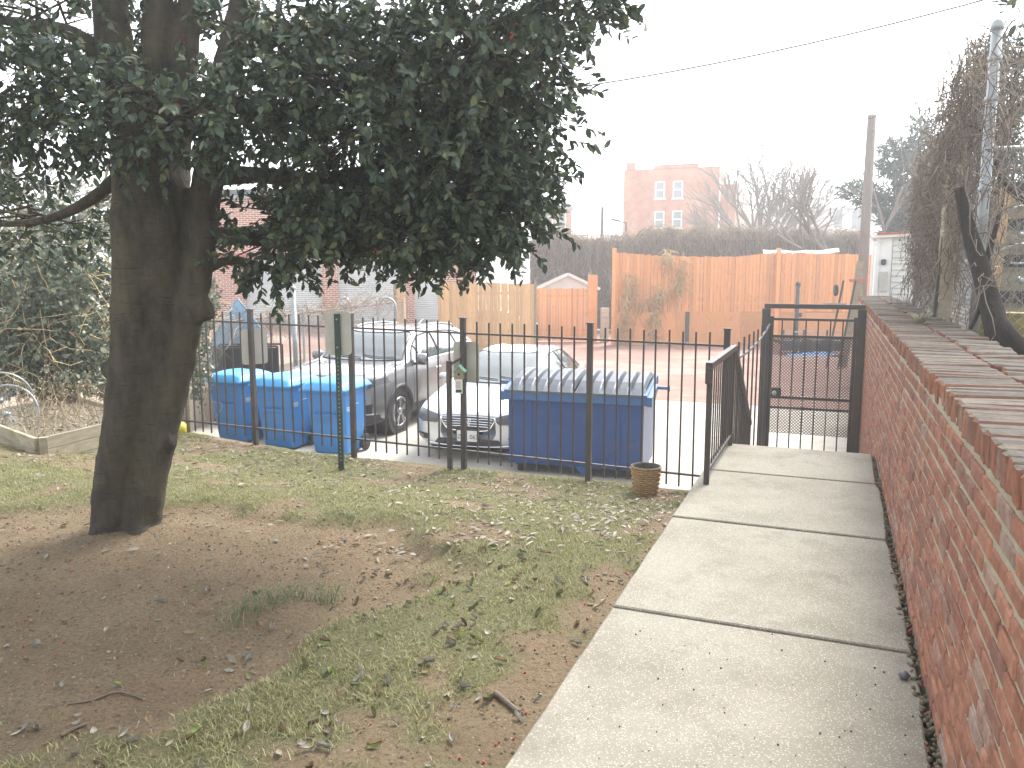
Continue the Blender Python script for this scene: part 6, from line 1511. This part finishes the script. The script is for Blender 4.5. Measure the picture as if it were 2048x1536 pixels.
part('body', MB().lathe([(.27, 0), (.295, .03), (.30, .12), (.31, .14), (.30, .16), (.30, .26), (.31, .28), (.30, .30), (.295, .37), (.28, .39), (.0, .385)], 36), M['ochre'], br_, smooth=True)
part('lid_ring', MB().lathe([(.29, .372), (.312, .372), (.312, .40), (.29, .40)], 36, close=True), M['ochre'], br_)
lb = thing('lumber_stack', 'weathered boards stacked behind the fence at the right edge', 'lumber', tuple(W(2.65, 10.6, TZ)), -TH + R(-10))
for k in range(13): part('plank', MB().box((random.uniform(-.1, .1), random.uniform(-.03, .03), .06 + k * .135), (2.2, .28, .1345), rz=random.uniform(-.03, .03)), M['wood_g'] if k % 3 else M['wood_d'], lb)
pw_ = at(1992, 560, 8.8); wl = thing('leaning_plank', 'tan plank standing upright behind the wire mesh at the right', 'plank', (pw_[0], pw_[1], TZ), R(-20)); h2 = at(1996, 372, 8.8)[2] - TZ
part('plank', MB().box((0, 0, h2 / 2), (.10, .04, h2), ry=.03), M['wood_t'], wl); part('cleat', MB().box((.02, -.03, h2 * .6), (.14, .025, .09)), M['wood_g'], wl)
for i, (px_, py_, r_) in enumerate(((2040, 560, .36), (2045, 470, .30))):
    p = at(px_, py_, 8.0 + i * .4); bike_wheel(['lower', 'upper'][i] + ' bicycle wheel propped behind the wire mesh at the right edge', p, r_, R(-15), R(12))['group'] = 'bicycle wheels behind the fence'
p = W(.72, 7.9, 1.24); gl = thing('pampas_clump', 'small pale tuft of dry grass on top of the brick wall', 'plant', tuple(p)); PP = []
for k in range(150):
    th = RNG.uniform(0, 6.28); L_ = RNG.uniform(.05, .13); PP.append([(0, 0, -.01), (math.cos(th) * L_ * .35, math.sin(th) * L_ * .35, L_ * .7), (math.cos(th) * L_ * .8, math.sin(th) * L_ * .8, L_)])
V, F = strands(np.array(PP), .003, .0015); arr('blades', V, F, leaf_mat('pale_tuft', [(0, (.35, .33, .22)), (1, (.55, .52, .38))]), gl, kind='stuff')
# white sided shed behind the end of the wall
YS = 21.0; xs0 = X(1742, YS); ss = thing('siding_shed', 'white shed with lap siding and red roof edge behind the end of the brick wall', 'shed', (xs0, YS, TZ - .1), R(-24)); hs_ = at(1780, 470, YS)[2] - TZ + .1
part('wall', MB().box((1.6, 1.2, hs_ / 2), (3.0, 2.3, hs_ - .05)), M['siding'], ss)
nb2 = int((hs_ - .1) / .155)
for k in range(nb2): part('siding_board', MB().box((1.74, .028, .08 + k * .155), (2.68, .03, .15), rx=R(-13)), M['siding'], ss)
part('corner_panel', MB().box((.23, .02, hs_ / 2), (.30, .06, hs_ - .1)), M['white'], ss)
part('corner_board', MB().box((.05, .0, hs_ / 2), (.1, .08, hs_ - .06)), M['white'], ss)
part('roof', MB().box((1.6, 1.15, hs_ + .02), (3.4, 2.7, .08), ry=R(-2)), M['white'], ss); part('roof_edge', MB().box((1.7, -.22, hs_ + .075), (3.4, .05, .05), ry=R(-2)), M['redtrim'], ss)
part('downpipe', MB().tube([(-.06, -.05, 0), (-.06, -.05, hs_ - .15)], .035, 8), M['white'], ss); part('meter_box', MB().box((.22, -.06, hs_ * .35), (.2, .1, .5)), M['signback'], ss); part('meter', MB().box((.2, -.09, hs_ * .62), (.12, .12, .14), bev=.02), M['plastic_k'], ss)
# clutter beyond the gate
p = at(1592, 660, 28.5); fs_ = thing('pole_stand', 'black upright pole on a splayed stand in front of the orange fence', 'stand', (p[0], p[1], LOT)); h3 = at(1592, 566, 28.5)[2] - LOT
part('mast', MB().tube([(0, 0, 0), (0, 0, h3)], .075, 12), M['steel'], fs_, smooth=True); part('mast_cap', MB().lathe([(.085, h3 - .12), (.085, h3), (.03, h3 + .06)], 12), M['plastic_k'], fs_)
for t_ in (.4, 2.7, 4.7): part('leg', MB().bar((0, 0, .75), (.55 * math.cos(t_), .55 * math.sin(t_), .02), .05), M['steel'], fs_)
part('clamp', MB().box((.1, -.02, h3 * .55), (.12, .12, .16), bev=.01), M['steel'], fs_)
p = gp(1610, 702, LOT); jt = thing('utility_trailer', 'low dark trailer with rails parked behind the gate', 'trailer', (X(1622, 28.6), 28.6, LOT), R(-4))
part('bed', MB().box((0, 0, .42), (2.3, 1.1, .10)), M['wood_d'], jt); 
for z in (.62, .80): part('side_rail', MB().box((0, -.53, z), (2.3, .04, .05)), M['galv'] if z > .7 else M['steel'], jt)
for x in (-1.1, -.4, .4, 1.1): part('stake', MB().box((x, -.53, .62), (.06, .05, .5)), M['wood_d'], jt)
part('skirt', MB().box((0, -.50, .27), (2.2, .06, .28)), M['plastic_k'], jt)
for x in (-.3, .35): part('wheel', MB().lathe([(.06, -.09), (.26, -.09), (.28, -.05), (.28, .05), (.26, .09), (.06, .09)], 20, (x, -.62, .28), 'Y'), M['rubber'], jt, smooth=True)
bt2 = thing('blue_tarp', 'crumpled blue plastic sheet under the dark trailer behind the gate', 'tarp', (X(1628, 27.4), 27.4, LOT)); P = []
for v_ in np.linspace(0, 1, 8): P.append([(u * .85, v_ * .5, .012 + .16 * abs(vnoise(u * 5 + 9, v_ * 3, 1.3, 51)) * math.sin(math.pi * v_)) for u in np.linspace(-1, 1, 22)])
part('sheet', MB().grid(P), M['bluetarp'], bt2)
p = at(1688, 606, 22.5); ht_ = thing('hand_truck', 'black two wheeled hand truck leaning against planks at the end of the wall', 'hand truck', (p[0], p[1], LOT), R(-10)); zz_ = p[2] - LOT
for x in (-.16, .16): part('upright', MB().bar((x - .25, -.1, .15), (x + .18, .3, zz_ + .62), .05), M['steel'], ht_)
for z in (.5, 1.0, 1.5): part('crossbar', MB().box((-.12 + z * .10, .08, z), (.34, .04, .04)), M['steel'], ht_)
for x in (-.26,): part('wheel', MB().lathe([(.03, -.04), (.15, -.04), (.17, 0), (.15, .04), (.03, .04)], 18, (x, -.12, zz_ + .36), 'X'), M['rubber'], ht_, smooth=True)
part('toe_plate', MB().box((-.3, -.25, zz_ - .02), (.55, .3, .04)), M['steel'], ht_)
ps_ = thing('leaning_boards', 'grey boards leaning upright beside the utility pole', 'boards', (X(1702, 24), 24.0, LOT)); h4 = at(1702, 522, 24)[2] - LOT
for k in range(2): part('board', MB().box((.0 + k * .24, .04 * k, h4 / 2 - .06 * k), (.2, .04, h4 - .1 * k), ry=R(6 - 9 * k)), M['wood_g'], ps_)
part('bracket', MB().box((.1, -.04, h4 * .82), (.5, .05, .08)), M['redtrim'], ps_)
# ------------------------------------------------------------------ haze in the air, thickened to imitate lens veil over dark tones
hz_m = bpy.data.materials.new('haze'); hz_m.use_nodes = True; t = hz_m.node_tree
for n_ in list(t.nodes):
    if n_.type == 'BSDF_PRINCIPLED': t.nodes.remove(n_)
pv = t.nodes.new('ShaderNodeVolumePrincipled'); pv.inputs['Color'].default_value = (.95, .96, .98, 1); pv.inputs['Density'].default_value = .0038; pv.inputs['Anisotropy'].default_value = .35
t.links.new(pv.outputs[0], t.nodes['Material Output'].inputs['Volume'])
hb = part('haze', MB().box((0, 180, 5.5), (820, 490, 17)), hz_m, kind='stuff')
